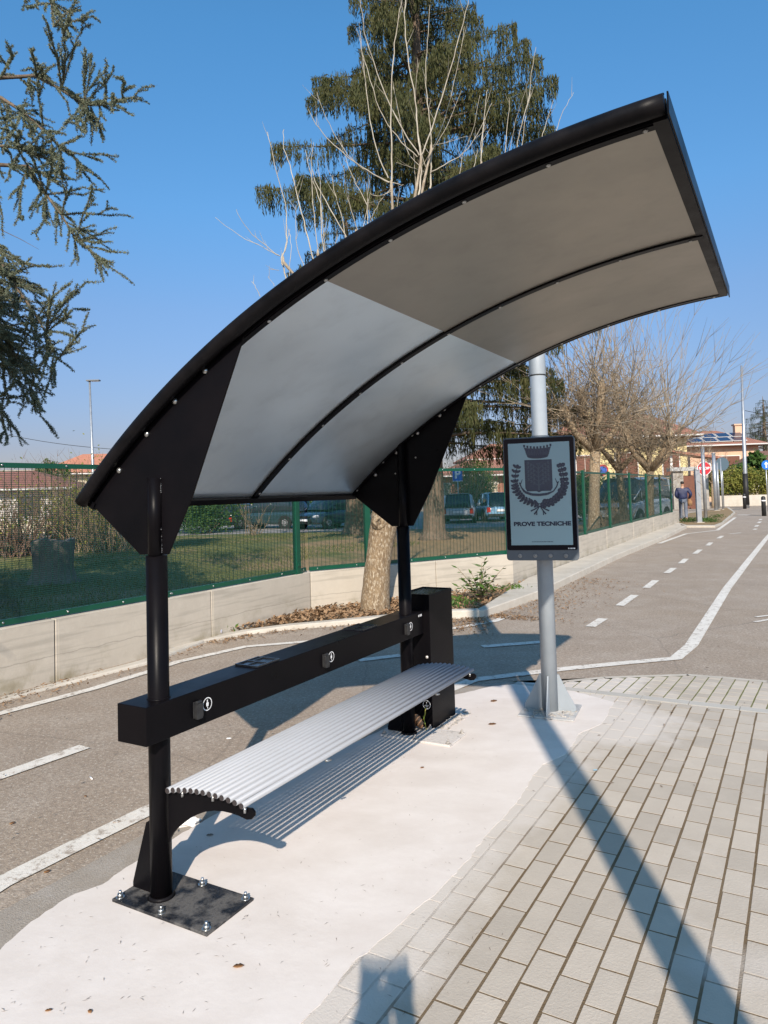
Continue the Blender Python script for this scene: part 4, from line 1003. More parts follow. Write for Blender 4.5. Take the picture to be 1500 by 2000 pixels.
for l, d0, d1, tips in boughs:
    P = pxl(l, d0, d1); P = [Vector((0, 0, P[0].z)) + Vector((.2, 0, 0))] + P
    lim.tube(P, [.045 * (1 - i / len(P)) ** 1.5 + .004 for i in range(len(P))], 7, caps=False)
    for i in range(3, len(P) - 1):
        n = 4
        for k in range(n): needles(P[i].lerp(P[i + 1], k / n), P[i].lerp(P[i + 1], (k + 1) / n), .9)
        for k in range(4):
            a = P[i].lerp(P[i + 1], rc.random()); d = (P[i + 1] - P[i]).normalized()
            twig(a, a + (d * .8 + Vector((rc.uniform(-.8, .8), rc.uniform(-1, 1), rc.uniform(-.9, .35)))).normalized() * rc.uniform(.2, .42), .005)
    for (x, y) in tips:
        dd = rc.uniform(d1 - .3, d1 + .7); b = AT(x, y, dd) - c0
        a = min(P[3:], key=lambda p: (p - b).length + (0 if p.x < b.x else 3))
        twig(a, b, .008, .06)
for i in range(85):   # denser mass low on the left
    x = -60 + rc.uniform(0, 110) * rc.random() ** .4; y = rc.uniform(480, 720); d = rc.uniform(9.3, 10.6); b = AT(x + 40 * rc.random(), y + rc.uniform(-10, 40), d) - c0; a = AT(x - 60, y - 20, d) - c0; twig(a, b, .006, .1)
lim.tube(pxl([(-60, 420), (0, 448), (40, 467), (76, 487)], 9.3, 9.1), [.006, .005, .004, .0015], 5)
# boughs of the part outside the frame (they shade the lawn)
for i in range(46):
    z = rc.uniform(3.5, 12); a = rc.uniform(1.2, 5.4); L_ = (13.5 - z) * .42 * rc.uniform(.7, 1.1)
    p0 = Vector((0, 0, z)); p1 = p0 + Vector((math.cos(a), math.sin(a), -.12)) * L_
    if (p1 + c0).x / max(1, (p1 + c0).y) > -.62: continue
    lim.tube([p0, p0.lerp(p1, .5) + ZZ * .2, p1], [.05, .03, .006], 5, caps=False)
    m = 340; t = rs.uniform(.15, 1, m); P = np.array(p0)[None] * (1 - t[:, None]) + np.array(p1)[None] * t[:, None] + rs.normal(scale=(.35, .35, .12), size=(m, 3)); d = rvec(m)
    CP.append(P); CA.append(d * .11); CB_.append(unit(np.cross(d, rvec(m))) * .04)
lim.build('branches', m_bark, ced, recalc=False)
ced2 = thing('cedar_tree', 'overhead cedar standing outside the frame on the left', 'tree', (-6.3, 2.6, 0))
mb = MB(); mb.tube([(0, 0, -.05), (0, 0, .5), (.05, 0, 4), (.1, 0, 7.9)], [.42, .34, .26, .04], 14); l2 = mb; Q, QA_, QB_ = [], [], []
for i in range(110):
    z = rc.uniform(4.4, 7.3); a = rc.uniform(0, 6.28); L_ = (11.0 - z) * .72 * rc.uniform(.75, 1.1)
    L_ = min(L_, 4.2); p0 = Vector((0, 0, z)); p1 = p0 + Vector((math.cos(a), math.sin(a), -.05)) * L_
    q = p1 + Vector(ced2.location)
    if q.y > 0 and (q.z - 1.6) / q.y < .82: continue
    if q.x > -2.2: continue
    l2.tube([p0, p0.lerp(p1, .5) + ZZ * .2, p1], [.05, .03, .006], 5, caps=False)
    m = 420; t = rs.uniform(.15, 1, m); P = np.array(p0)[None] * (1 - t[:, None]) + np.array(p1)[None] * t[:, None] + rs.normal(scale=(.32, .32, .10), size=(m, 3)); d = rvec(m)
    ly = P[:, 1] + 2.6 + (P[:, 2] - .4) / .645; lx = P[:, 0] - 6.3
    kk = lx < np.where(ly < 9.84, -3.25 + (ly - 6.07) * .6, -1.03 + (ly - 9.84) * 1.66) - .5  # unseen crown trimmed so its shade falls on the lawn, not the wall
    P, d, m = P[kk], d[kk], int(kk.sum())
    if m < 5: continue
    Q.append(P); QA_.append(d * .12); QB_.append(unit(np.cross(d, rvec(m))) * .05)
l2.build('trunk', m_bark, ced2, recalc=False); leafmesh('foliage', np.concatenate(Q), np.concatenate(QA_), np.concatenate(QB_), m_cedar, ced2)  # this mesh holds the trunk and the boughs together
leafmesh('foliage', np.concatenate(CP), np.concatenate(CA), np.concatenate(CB_), m_cedar, ced)

# --- pollarded tree with pale shoots, right behind the shelter
pt = thing('pollarded_tree', 'leaning pollarded tree with pale upright shoots growing in the kerb bed', 'tree', (-.17, 9.62, 0))
p0 = Vector(pt.location); PY = 9.62
def W(x, y, d=PY): return AT(x, y, d) - p0
zb = lambda x, y, d=PY: W(x, y, d)
tr = [(733, 1196), (733, 1170), (737, 1110), (745, 1050), (755, 1000), (762, 930), (765, 820), (768, 700), (770, 580)]
P = [zb(x, y) for x, y in tr]; P[0].z = -.02
mb = MB(); rp = random.Random(2)
dense = []; rr_ = []
base_r = [.215, .19, .172, .168, .20, .165, .15, .145, .14]
for i in range(len(P) - 1):
    for k in range(5): t = k / 5; dense.append(P[i].lerp(P[i + 1], t)); rr_.append((base_r[i] * (1 - t) + base_r[i + 1] * t) * rp.uniform(.965, 1.035))
mb.tube(dense, rr_, 26)
knot = zb(741, 1020, PY - .17)
mb.build('trunk', m_barkp, pt)
mb = MB(); mb.tube([knot + Vector((0, .08, 0)), knot + Vector((0, 0, 0)), knot + Vector((0, -.035, .0)), knot + Vector((0, -.02, 0))], [.115, .105, .07, .035], 14)
mb.tube([knot + Vector((.02, -.0, .07)), knot + Vector((-.02, -.035, .055)), knot + Vector((-.07, -.03, 0.01)), knot + Vector((-.03, -.03, -.06))], [.02, .03, .03, .018], 8); mb.build('knot', m_barkp, pt)
Z_ = lambda a, b: (a / 2.143 + 420, b / 2.143)
top = P[-1]
knobs = {'a': (Z_(285, 1090), 9.0), 'b': (Z_(738, 770), 9.3), 'c': (Z_(862, 670), 9.7), 'd': (Z_(905, 620), 10.0), 'e': (Z_(1115, 690), 9.8), 'f': (Z_(1270, 640), 10.2), 'g': (Z_(430, 1060), 9.5), 'h': (Z_(590, 975), 9.9)}
lm = MB()
for k, ((x, y), d) in knobs.items():
    e = AT(x, y, d) - p0; st = {'a': (720, 690), 'g': (740, 690), 'h': (760, 650), 'f': (830, 620), 'e': (815, 600)}.get(k, (775, 600))
    s = AT(st[0], st[1], 9.6) - p0; m_ = s.lerp(e, .55) + Vector((0, 0, -.12 if k in 'aghef' else 0)); 
    lm.tube([top.lerp(P[-3], .4), s, m_, e.lerp(m_, .25), e - ZZ * .02, e + ZZ * .05], [.09, .05, .026, .017, .022, .012], 9)
lm.build('limb', M('pale_branch_bark', (.40, .34, .26), (.24, .19, .13), 9, rough=.9, bump=.6, bscale=50), pt, recalc=False)
shoots = [  # paths in the crop's own coordinates, thickness, depth
 ('c', [(862, 660), (848, 560), (838, 420), (806, 230), (793, 90), (800, 0), (806, -60)], .017), ('c', [(862, 655), (905, 540), (960, 380), (1010, 200), (1045, 70), (1062, 0)], .015),
 ('c', [(855, 650), (790, 550), (715, 400), (650, 220), (625, 130), (608, 0)], .014), ('c', [(845, 655), (760, 570), (690, 460), (640, 300), (615, 220), (610, 130)], .010),
 ('b', [(738, 760), (738, 620), (736, 430), (748, 220), (765, 90), (783, 0)], .017), ('b', [(725, 745), (690, 670), (655, 540), (635, 380), (620, 260), (605, 160)], .013),
 ('b', [(725, 765), (640, 715), (560, 660), (480, 590), (425, 520), (392, 458)], .012), ('b', [(735, 765), (650, 725), (575, 670), (500, 560), (460, 480), (425, 385)], .008),
 ('b', [(740, 760), (775, 775), (790, 772)], .009), ('b', [(738, 800), (690, 820), (650, 810)], .006), ('b', [(742, 780), (700, 830), (660, 900), (645, 940)], .006),
 ('d', [(905, 640), (902, 560), (890, 430), (882, 330), (888, 180), (900, 20)], .013), ('d', [(900, 790), (905, 700), (906, 620)], .022), ('c', [(852, 830), (862, 740), (864, 665)], .024), ('d', [(833, 830), (838, 740), (830, 640)], .008),
 ('d', [(880, 700), (850, 560), (840, 400), (852, 260)], .007), ('d', [(905, 720), (960, 690), (1040, 640), (1100, 560), (1158, 430)], .011), ('d', [(905, 640), (960, 500), (1010, 300), (1045, 110)], .008),
 ('d', [(880, 720), (820, 700), (760, 680)], .005), ('c', [(862, 700), (800, 620), (755, 400), (745, 360)], .006), ('d', [(910, 610), (990, 590), (1060, 570)], .005), ('d', [(912, 620), (975, 520), (1030, 380)], .006),
 ('e', [(1113, 690), (1115, 600), (1130, 450), (1140, 375)], .011), ('e', [(1115, 680), (1120, 560), (1135, 480)], .007), ('e', [(1020, 745), (1040, 640), (1075, 560), (1110, 400)], .007), ('e', [(1085, 700), (1100, 620)], .006),
 ('f', [(1263, 620), (1275, 550), (1308, 430), (1325, 300), (1342, 195)], .011), ('f', [(1283, 612), (1300, 490), (1320, 380)], .008), ('f', [(1215, 645), (1225, 520), (1232, 410)], .008), ('f', [(1230, 640), (1260, 500), (1300, 380)], .005),
 ('f', [(1368, 575), (1390, 500), (1418, 422)], .008), ('f', [(1427, 548), (1460, 460), (1500, 388)], .007),
 ('a', [(300, 1170), (283, 1110), (280, 1075), (300, 1010), (292, 850), (250, 690), (218, 550)], .015), ('a', [(412, 1092), (380, 960), (345, 830), (312, 690), (288, 620), (287, 540)], .014), ('a', [(270, 1072), (200, 1035), (100, 985), (0, 910)], .007), ('a', [(265, 1070), (190, 1010), (125, 945), (88, 876)], .007),
 ('a', [(310, 1155), (318, 1050), (315, 980)], .006), ('a', [(280, 1080), (315, 960)], .005), ('a', [(192, 1243), (170, 1205), (153, 1178)], .006), ('a', [(250, 1200), (220, 1155)], .004), ('a', [(270, 1130), (225, 1125)], .004),
 ('g', [(460, 1060), (445, 980), (440, 850), (400, 730), (380, 628)], .012), ('g', [(435, 1075), (415, 900), (402, 700), (412, 595)], .009), ('g', [(462, 1060), (452, 960), (440, 760), (430, 670)], .007), ('g', [(372, 1115), (345, 1040), (338, 960), (340, 860)], .008), ('g', [(555, 1000), (480, 870), (420, 760), (405, 690)], .012), ('g', [(500, 1040), (515, 980)], .006),
 ('h', [(600, 975), (570, 880), (545, 780), (540, 690)], .010), ('h', [(548, 1000), (530, 900), (500, 800), (494, 730)], .010), ('h', [(640, 945), (635, 860), (590, 770), (560, 700), (540, 640)], .010), ('h', [(655, 935), (640, 820), (650, 740)], .006), ('h', [(620, 960), (640, 850), (630, 760)], .006), ('h', [(760, 880), (770, 800), (765, 760)], .006)]
tw = MB()
for k, l, r in shoots:
    d = knobs[k][1]; n = len(l); dep = rp.uniform(-.5, .5)
    pts = [AT(*Z_(a, b), d + dep * i / n) - p0 for i, (a, b) in enumerate(l)]
    sm = []
    for i in range(n - 1):
        q0 = pts[max(0, i - 1)]; q1 = pts[i]; q2 = pts[i + 1]; q3 = pts[min(n - 1, i + 2)]
        for t in (0, .25, .5, .75): sm.append(.5 * ((2 * q1) + (q2 - q0) * t + (2 * q0 - 5 * q1 + 4 * q2 - q3) * t * t + (3 * q1 - q0 - 3 * q2 + q3) * t ** 3))
    sm.append(pts[-1]); m = len(sm)
    for q in range(int(m / 5)):
        e_ = sm[rp.randrange(m // 4, m - 1)]; dv = (sm[-1] - sm[0]).normalized(); dv = (dv + Vector((rp.uniform(-.8, .8), rp.uniform(-.6, .6), rp.uniform(-.1, .5)))).normalized(); l_ = rp.uniform(.06, .32)
        tw.tube([e_, e_ + dv * l_ * .5 + ZZ * .01, e_ + dv * l_ + ZZ * .04], [.0032, .0024, .001], 4, caps=False)
    tw.tube([p + Vector((rp.uniform(-.008, .008), 0, rp.uniform(-.008, .008))) for p in sm], [r * .62 * (1 - .70 * i / m) + .0010 for i in range(m)], 6, caps=False)
tw.build('shoots', m_twig, pt, recalc=False)

# --- far pollards on the right
def pollard(name, label, base, hz, spread, nsh, seed, trunk=.26, lean=0., forks=2, up=1.0, group=None, thatch=900, emin=-.15):
    r = random.Random(seed); t = thing(name, label, 'tree', (base[0], base[1], 0), group=group); mb = MB()
    fork = Vector((lean * .5, 0, hz * .62)); mb.tube([(0, 0, -.05), (0, 0, .25), (lean * .25, .02, hz * .35), fork], [trunk * 1.35, trunk, trunk * .85, trunk * .8], 12)
    heads = []
    for i in range(forks):
        a = 2 * math.pi * i / forks + r.uniform(-.4, .4) + .3; h = fork + Vector((math.cos(a) * spread * .26, math.sin(a) * spread * .2, hz * .38 * r.uniform(.7, 1.25)))
        mb.tube([fork, fork.lerp(h, .5) + Vector((math.cos(a) * .15, 0, -.05)), h, h + Vector((0, 0, .2))], [trunk * .75, trunk * .5, trunk * .62, trunk * .2], 9); heads.append(h)
    heads.append(fork + Vector((0, 0, hz * .25))); mb.tube([fork, heads[-1]], [trunk * .6, trunk * .5], 8)
    mb.build('trunk', m_barkp, t, recalc=False)
    tw = MB()
    for i in range(nsh):
        h = r.choice(heads); a = r.uniform(0, 6.28); el = r.uniform(emin, 1.45) * up; d = Vector((math.cos(a) * math.cos(el), math.sin(a) * math.cos(el), math.sin(el)))
        Ls = spread * r.uniform(.45, 1.15); cv = ZZ * r.uniform(.0, .35) * Ls - d * .05
        pts = [h + Vector((r.uniform(-.12, .12), r.uniform(-.12, .12), r.uniform(-.5, .1)))]; p = pts[0]; n = 7
        wv = Vector((r.uniform(-1, 1), r.uniform(-1, 1), r.uniform(-1, 1))) * .12
        for k in range(n):
            f = (k + 1) / n; p = p + d * (Ls / n) + cv * (2 * f / n) + wv * math.sin(k * 1.7 + i); pts.append(p)
        tw.tube(pts, [.015 * (1 - k / (n + .6)) + .0025 for k in range(n + 1)], 4, caps=False)
        for q in range(r.randint(4, 8)):
            k = r.randint(2, n - 1); e = (d + Vector((r.uniform(-1, 1), r.uniform(-1, 1), r.uniform(-.4, 1))) * .7).normalized(); l = Ls * r.uniform(.15, .4); s = pts[k]
            tw.tube([s, s + e * l * .5 + ZZ * .03, s + e * l + ZZ * .1], [.007, .005, .002], 3, caps=False)
    tw.build('shoots', m_twig2, t, recalc=False)
    th = MB()
    for i in range(thatch):
        h = r.choice(heads); c = h + Vector((r.gauss(0, .62), r.gauss(0, .6), r.gauss(-.15, .6))); e = Vector((r.gauss(0, 1), r.gauss(0, 1), r.gauss(-.1, .8))).normalized(); l = r.uniform(.12, .5)
        th.tube([c, c + e * l * .5 + Vector((0, 0, r.uniform(-.05, .05))), c + e * l], [.008, .006, .003], 3, caps=False)
    th.build('dry_twigs', m_twigb, t, recalc=False)
    return t
pollard('pollarded_tree', 'knobby pollarded tree with tangled bare twigs just right of the display', (6.15, 21.2), 4.3, 3.3, 80, 31, .19, .3, 4, thatch=2300)
pollard('pollarded_tree', 'bare pollarded tree with a wide fan of pale twigs before the van', (9.05, 24.6), 3.4, 4.3, 105, 37, .17, .2, 4, up=1.0, thatch=1500, emin=.25)
pollard('pollarded_tree', 'slender pollarded tree between the two larger pollards by the yellow house', (9.2, 27.5), 3.6, 3.4, 80, 41, .17, -.3, 2, thatch=900)
pollard('pollarded_tree', 'bare street tree with sparse branches before the orange house', (22.2, 48.5), 2.6, 1.9, 40, 45, .09, 0, 2, thatch=100)

# --- shrubs and hedges behind the fence
def leafcloud(name, label, cat, base, sx, sy, h, n, mat, ls=.06, seed=1, stems=8, group=None, z0=0.0, boxy=.0, parent_sm=m_bark):
    global rs
    rs = np.random.RandomState(seed); r = random.Random(seed); t = thing(name, label, cat, (base[0], base[1], z0), group=group)
    nc = max(6, int(n / 130)); u = rvec(nc) * (rs.uniform(.35, 1, (nc, 1)) ** .5)
    if boxy: u = u * (1 - boxy) + rs.uniform(-1, 1, (nc, 3)) * boxy
    C_ = u * np.array([sx, sy, h / 2]) + np.array([0, 0, h / 2]); C_[:, 2] = np.clip(C_[:, 2], .08, h)
    idx = rs.randint(0, nc, n); sc = min(sx, sy, h / 2) * .28
    P = C_[idx] + rs.normal(scale=sc, size=(n, 3)); P[:, 2] = np.abs(P[:, 2]); d = unit(rvec(n) + np.array([0, -.3, .3])[None])
    A = unit(np.cross(d, rvec(n))); leafmesh('foliage', P, A * rs.uniform(ls * .6, ls, (n, 1)), unit(np.cross(d, A)) * rs.uniform(ls * .3, ls * .5, (n, 1)), mat, t)
    mb = MB()
    for i in range(stems):
        e = C_[r.randrange(nc)]; mb.tube([(e[0] * .3, e[1] * .3, -.02), (e[0] * .6, e[1] * .6, e[2] * .5), tuple(e)], [.03, .02, .008], 5, caps=False)
    mb.build('stems', parent_sm, t, recalc=False); return t
def twigbush(name, label, base, sx, h, n, mat, seed=1, group=None, leaf=None):
    r = random.Random(seed); t = thing(name, label, 'shrub', (base[0], base[1], 0), group=group); tw = MB(); 
    for i in range(n):
        b = Vector((r.gauss(0, sx * .22), r.gauss(0, sx * .22), 0)); d = Vector((r.gauss(0, .42), r.gauss(0, .42), 1)).normalized(); L_ = h * r.uniform(.5, 1.1); p = b; pts = [b]
        for k in range(4):
            d = (d + Vector((r.gauss(0, .14), r.gauss(0, .14), .02))).normalized(); p = p + d * L_ / 4; pts.append(p)
        tw.tube(pts, [.018, .013, .009, .006, .002], 4, caps=False)
        for q in range(5):
            k = r.randint(1, 4); e = (d + Vector((r.uniform(-1, 1), r.uniform(-1, 1), r.uniform(-.3, .8)))).normalized(); l = r.uniform(.15, .5); tw.tube([pts[k], pts[k] + e * l * .5, pts[k] + e * l + ZZ * .04], [.006, .004, .002], 3, caps=False)
    tw.build('twigs', mat, t, recalc=False)
    if leaf:
        rl = np.random.RandomState(seed); m = leaf; P = rl.normal(size=(m, 3)) * np.array([sx * .36, sx * .36, h * .22]) + np.array([0, 0, h * .5]); P[:, 2] = np.abs(P[:, 2]); d = unit(rl.normal(size=(m, 3)))
        leafmesh('leaves', P, d * .05, unit(np.cross(d, unit(rl.normal(size=(m, 3))))) * .022, m_hedgey, t)
    return t
m_redtwig = M('reddish_twig', (.20, .12, .085), (.12, .08, .06), 3, rough=.9)
def gx(px, y): return AT(px, 960, y).x
twigbush('bare_shrub', 'reddish brown bare shrub nearest the left frame edge behind the fence', (gx(20, 22), 22), 1.7, 2.5, 130, m_redtwig, 51, leaf=900)
twigbush('bare_shrub', 'brown bare shrub behind the tree stump', (gx(105, 24), 24.5), 1.9, 3.0, 150, m_redtwig, 52, leaf=700)
twigbush('bare_shrub', 'yellowish tangled shrub left of the shelter plate', (gx(205, 23), 23), 1.9, 2.9, 140, m_twigb, 53, leaf=2200)
twigbush('bare_shrub', 'thin bare sapling before the dark parked cars', (gx(494, 30), 30), .8, 1.7, 16, m_twigb, 54)
twigbush('bare_shrub', 'tall leafless shrub rising above the fence at the left', (gx(60, 44), 44), 3.5, 4.5, 120, m_redtwig, 55)
twigbush('bare_shrub', 'brown leafless shrub beside the parking sign', (gx(905, 41), 42), 2.2, 4.3, 150, m_twigb, 56, leaf=1500)
twigbush('bare_shrub', 'low leafless bush in front of the van', (gx(1195, 23.5), 23.5), .9, 1.3, 60, m_twigb, 57)
leafcloud('hedge', 'dark green clipped hedge behind the left shrubs', 'hedge', (gx(165, 31), 31), 1.6, .8, 1.9, 9000, m_hedge, .07, 61, boxy=.6)
leafcloud('hedge', 'green bushy hedge seen right of the black near post', 'hedge', (gx(395, 33), 33), 1.7, .9, 2.0, 10000, m_hedge, .07, 62, boxy=.5)
leafcloud('hedge', 'long green hedge beside the left house', 'hedge', (gx(290, 35), 35), 2.4, .8, 1.7, 9000, m_hedge, .07, 63, boxy=.6)
leafcloud('bush', 'round dark green bush behind the parking sign', 'bush', (gx(928, 44), 44), 1.0, 1.0, 2.5, 7000, m_hedge, .08, 64, z0=.9)
leafcloud('bush', 'small dark evergreen on the skyline beside the red roof', 'bush', (gx(105, 46), 46), 1.0, 1.0, 1.0, 2200, m_hedge, .1, 65, z0=3.2)
leafcloud('hedge', 'tall dark hedge between the van and the yellow house', 'hedge', (gx(1150, 34), 34), 2.0, .7, 2.3, 9000, m_hedge, .09, 66, boxy=.7)
leafcloud('hedge', 'yellow green hedge behind the low wall at the right edge', 'hedge', (gx(1462, 52), 52), 4.2, .8, 2.0, 12000, m_hedgey, .11, 67, boxy=.7, z0=.7)
leafcloud('bush', 'spiky green yucca bush above the right hedge', 'bush', (gx(1480, 55), 55), 1.4, 1.0, 1.6, 2500, m_hedge, .28, 68, z0=2.0)
leafcloud('bush', 'dark green bush between the orange house and the lamp pole', 'bush', (gx(1425, 57), 57), 1.8, 1.0, 2.2, 4500, m_hedge, .14, 69, z0=.8)
leafcloud('hedge', 'distant green hedge behind the dark parked cars', 'hedge', (gx(620, 43), 43.5), 5.5, .7, 2.2, 12000, m_hedge, .10, 70, boxy=.7, z0=.2)

# stump
sx_, sy_ = G(105, 1138).x, G(105, 1138).y
st = thing('tree_stump', 'broad dark sawn tree stump on the lawn behind the fence', 'stump', (sx_, sy_, 0))
mb = MB(); n = 34; rg = random.Random(6); prof = [rg.uniform(.9, 1.08) for _ in range(n)]
vs = []
for z, r_ in ((-.02, .52), (.1, .42), (.3, .37), (.6, .385), (.84, .41), (.86, .395)):
    for i in range(n): a = 2 * math.pi * i / n; q = r_ * (1 + (prof[i] - 1) * (1.3 if z < .2 else .7)); vs.append((q * math.cos(a), q * math.sin(a), z + (.03 * math.sin(3 * a) if z > .5 else 0)))
fs = [(l * n + i, l * n + (i + 1) % n, (l + 1) * n + (i + 1) % n, (l + 1) * n + i) for l in range(5) for i in range(n)]
mb.add(vs, fs, True); mb.build('bark', M('dark_stump_bark', (.13, .115, .09), (.19, .165, .13), 4, rough=.95, bump=1, bscale=14, c3=(.15, .12, .085), scale3=5), st)
mb = MB(); mb.poly([(v[0] * .97, v[1] * .97, v[2]) for v in vs[5 * n:]]); mb.build('sawn_face', M('weathered_cut_wood', (.17, .14, .11), (.09, .08, .07), 9, rough=.9), st)

# laurel by the kerb
lb = G(938, 1178).xy; la = thing('laurel_shrub', 'small laurel shrub with glossy leaves growing in the kerb bed by the wall', 'shrub', (lb.x, lb.y, .03))
r = random.Random(9); stm = MB(); LP, LA_, LB_ = [], [], []
for i in range(17):
    a = r.uniform(0, 6.28); sp = r.uniform(.05, .42); hh = r.uniform(.22, .66) * (1.15 - sp)
    tip = Vector((math.cos(a) * sp, math.sin(a) * sp * .7, hh)); q = [Vector((0, 0, 0)), tip * .5 + Vector((0, 0, .05)), tip]
    stm.tube(q, [.006, .005, .003], 5)
    for k in range(10):
        t = .3 + .7 * k / 9; c = q[0].lerp(q[1], t * 2) if t < .5 else q[1].lerp(q[2], t * 2 - 1); b = k * 2.4 + i
        d = Vector((math.cos(b), math.sin(b), r.uniform(-.15, .75))).normalized(); l = r.uniform(.05, .085)
        s = d.cross(ZZ).normalized(); up = s.cross(d)
        LP.append(c + d * l); LA_.append(d * l); LB_.append(s * l * .30 + up * .006)
stm.build('stems', m_twigb, la)
leafmesh('leaves', np.array(LP), np.array(LA_), np.array(LB_), m_laurel, la)
# ground weeds
def weeds(label, spots, seed, h=.09, n=60):
    rg = np.random.RandomState(seed); P, A, B_ = [], [], []
    for (x, y, sc) in spots:
        m = int(n * sc); p = rg.normal(size=(m, 3)) * np.array([.11, .07, .0]) * sc + np.array([x, y, .05]); p[:, 2] += rg.uniform(0, h, m); d = rg.normal(size=(m, 3)); d[:, 2] = np.abs(d[:, 2]) + .5; d = unit(d); l = rg.uniform(.015, .04, (m, 1))
        P.append(p); A.append(d * l); B_.append(unit(np.cross(d, unit(rg.normal(size=(m, 3))))) * l * .45)
    return leafmesh(label, np.concatenate(P), np.concatenate(A), np.concatenate(B_), m_laurel if seed != 5 else m_hedge)
W_ = lambda x, y: tuple(G(x, y).xy)
wd = weeds('weeds', [W_(612, 1187) + (1.3,), W_(590, 1196) + (.9,), W_(655, 1182) + (.8,), W_(700, 1175) + (.7,), W_(565, 1203) + (.9,), W_(445, 1240) + (.6,), W_(1012, 1160) + (.8,), W_(1000, 1163) + (.6,), W_(885, 1190) + (1.2,), W_(905, 1192) + (1.2,), W_(890, 1183) + (1,), W_(760, 1150) + (.7,), W_(860, 1180) + (1,)], 4)
tag(wd, kind='stuff')
# leaf litter: dense in the bed, strewn along the kerbs and the road
rl = np.random.RandomState(17)
def litter(name, pts, mat, l0, l1, zj=.02, z=.035, flat=.35, seed=1, ar=.55):
    rg = np.random.RandomState(seed); P = np.array([[p[0], p[1], z] for p in pts]); n = len(P); P[:, 2] += rg.uniform(0, zj, n)
    nn = rg.normal(size=(n, 3)) * flat; nn[:, 2] = 1; nn = unit(nn); A = unit(np.cross(nn, unit(rg.normal(size=(n, 3))))); l = rg.uniform(l0, l1, (n, 1))
    o = leafmesh(name, P, A * l, unit(np.cross(nn, A)) * l * rg.uniform(ar * .7, ar, (n, 1)), mat, bend=np.c_[np.zeros((n, 2)), rg.uniform(-.002, .01, n)] * (l / .03)); tag(o, kind='stuff'); return o
def along(poly_, n, w0, w1, seed):
    rg = random.Random(seed); out = []
    for _ in range(n):
        i = rg.randrange(len(poly_) - 1); a, b = poly_[i], poly_[i + 1]; d = (b - a); nn = Vector((-d.y, d.x)).normalized(); p = a + d * rg.random() + nn * (w0 + (w1 - w0) * abs(rg.gauss(0, .45))); out.append((p.x, p.y))
    return out
inpoly = lambda p, poly: sum(((poly[i].y > p[1]) != (poly[i - 1].y > p[1])) and (p[0] < (poly[i - 1].x - poly[i].x) * (p[1] - poly[i].y) / (poly[i - 1].y - poly[i].y) + poly[i].x) for i in range(len(poly))) % 2 == 1
rb2 = random.Random(8); bl = []
while len(bl) < 3300:
    p = (rb2.uniform(-2.2, 2.3), rb2.uniform(8, 12))
    if inpoly(p, bed) and rb2.random() < (1 if p[0] < .5 else .3): bl.append(p)
litter('leaf_litter', bl, m_dry, .015, .045, .06, .035, .6, 3)
litter('kerb_litter', along([k_ for k_ in kp[8:14]], 2600, -.02, -1.0, 4) + along([k_ for k_ in kp[4:9]], 420, -.02, -.3, 6) + along([k_ for k_ in kp[0:6]], 900, .02, .16, 7) + along([k_ for k_ in kp[0:6]], 260, -.02, -.2, 8), m_dry, .008, .03, .012, .008, .4, 5, .35)
m_needle = M('dry_needle', (.30, .24, .18), (.17, .13, .10), 20, rough=.9)
rn = random.Random(77); nd = []
while len(nd) < 520:
    a, b = rn.uniform(0, 1000), rn.uniform(1380, 2000); g = G(a, b)
    if g.y < 6: nd.append((g.x, g.y))
litter('needle_litter', nd, m_needle, .003, .012, .001, ZS + .0025, .05, 9, .12)
rd = [(rn.uniform(-2.6, 4.5), rn.uniform(3.4, 14)) for _ in range(900)]
rd = [p for p in rd if not (inpoly(p, [Vector(q) for q in slab_left + slab_right]))]
litter('road_debris', rd, m_needle, .004, .02, .002, .022, .15, 10, .3)
# grass blades on the park lawn near the fence
rg = np.random.RandomState(5); n = 60000; x = rg.uniform(-14, 8, n); y = rg.uniform(8, 30, n)
wallx = np.where(y < 9.84, -3.25 + (y - 6.07) * .6, np.where(y < 11.7, -1.03 + (y - 9.84) * 1.66, 2.06 + (y - 11.7) * .569)) - .35
nz = np.sin(x * .9 + 1.3) * np.cos(y * .55) + np.sin(x * .35 - y * .8)
k_ = (x < wallx) & (x < -1.5 + nz * 1.5) & (nz > -.9 + rg.uniform(-.6, .6, n)); x, y = x[k_], y[k_]; n = len(x)
d = rg.normal(size=(n, 3)) * .35; d[:, 2] = 1; d = unit(d); l = rg.uniform(.02, .05, (n, 1))
P = np.c_[x, y, np.full(n, .01)] + d * l
go = leafmesh('lawn_grass', P, d * l, unit(np.cross(d, unit(rg.normal(size=(n, 3))))) * .009, leafm('grass_blade', (.095, .12, .035), (.17, .165, .065), .5, tr=.2)); tag(go, kind='stuff')
# grass tufts on the verge
vg = weeds('verge_grass', [tuple(G(x, y).xy) + (1.6,) for x, y in [(1338, 1024), (1350, 1022), (1342, 1020), (1378, 1020), (1385, 1022), (1390, 1024), (1372, 1022), (1400, 1014)]], 5, .16, 150); tag(vg, kind='stuff')
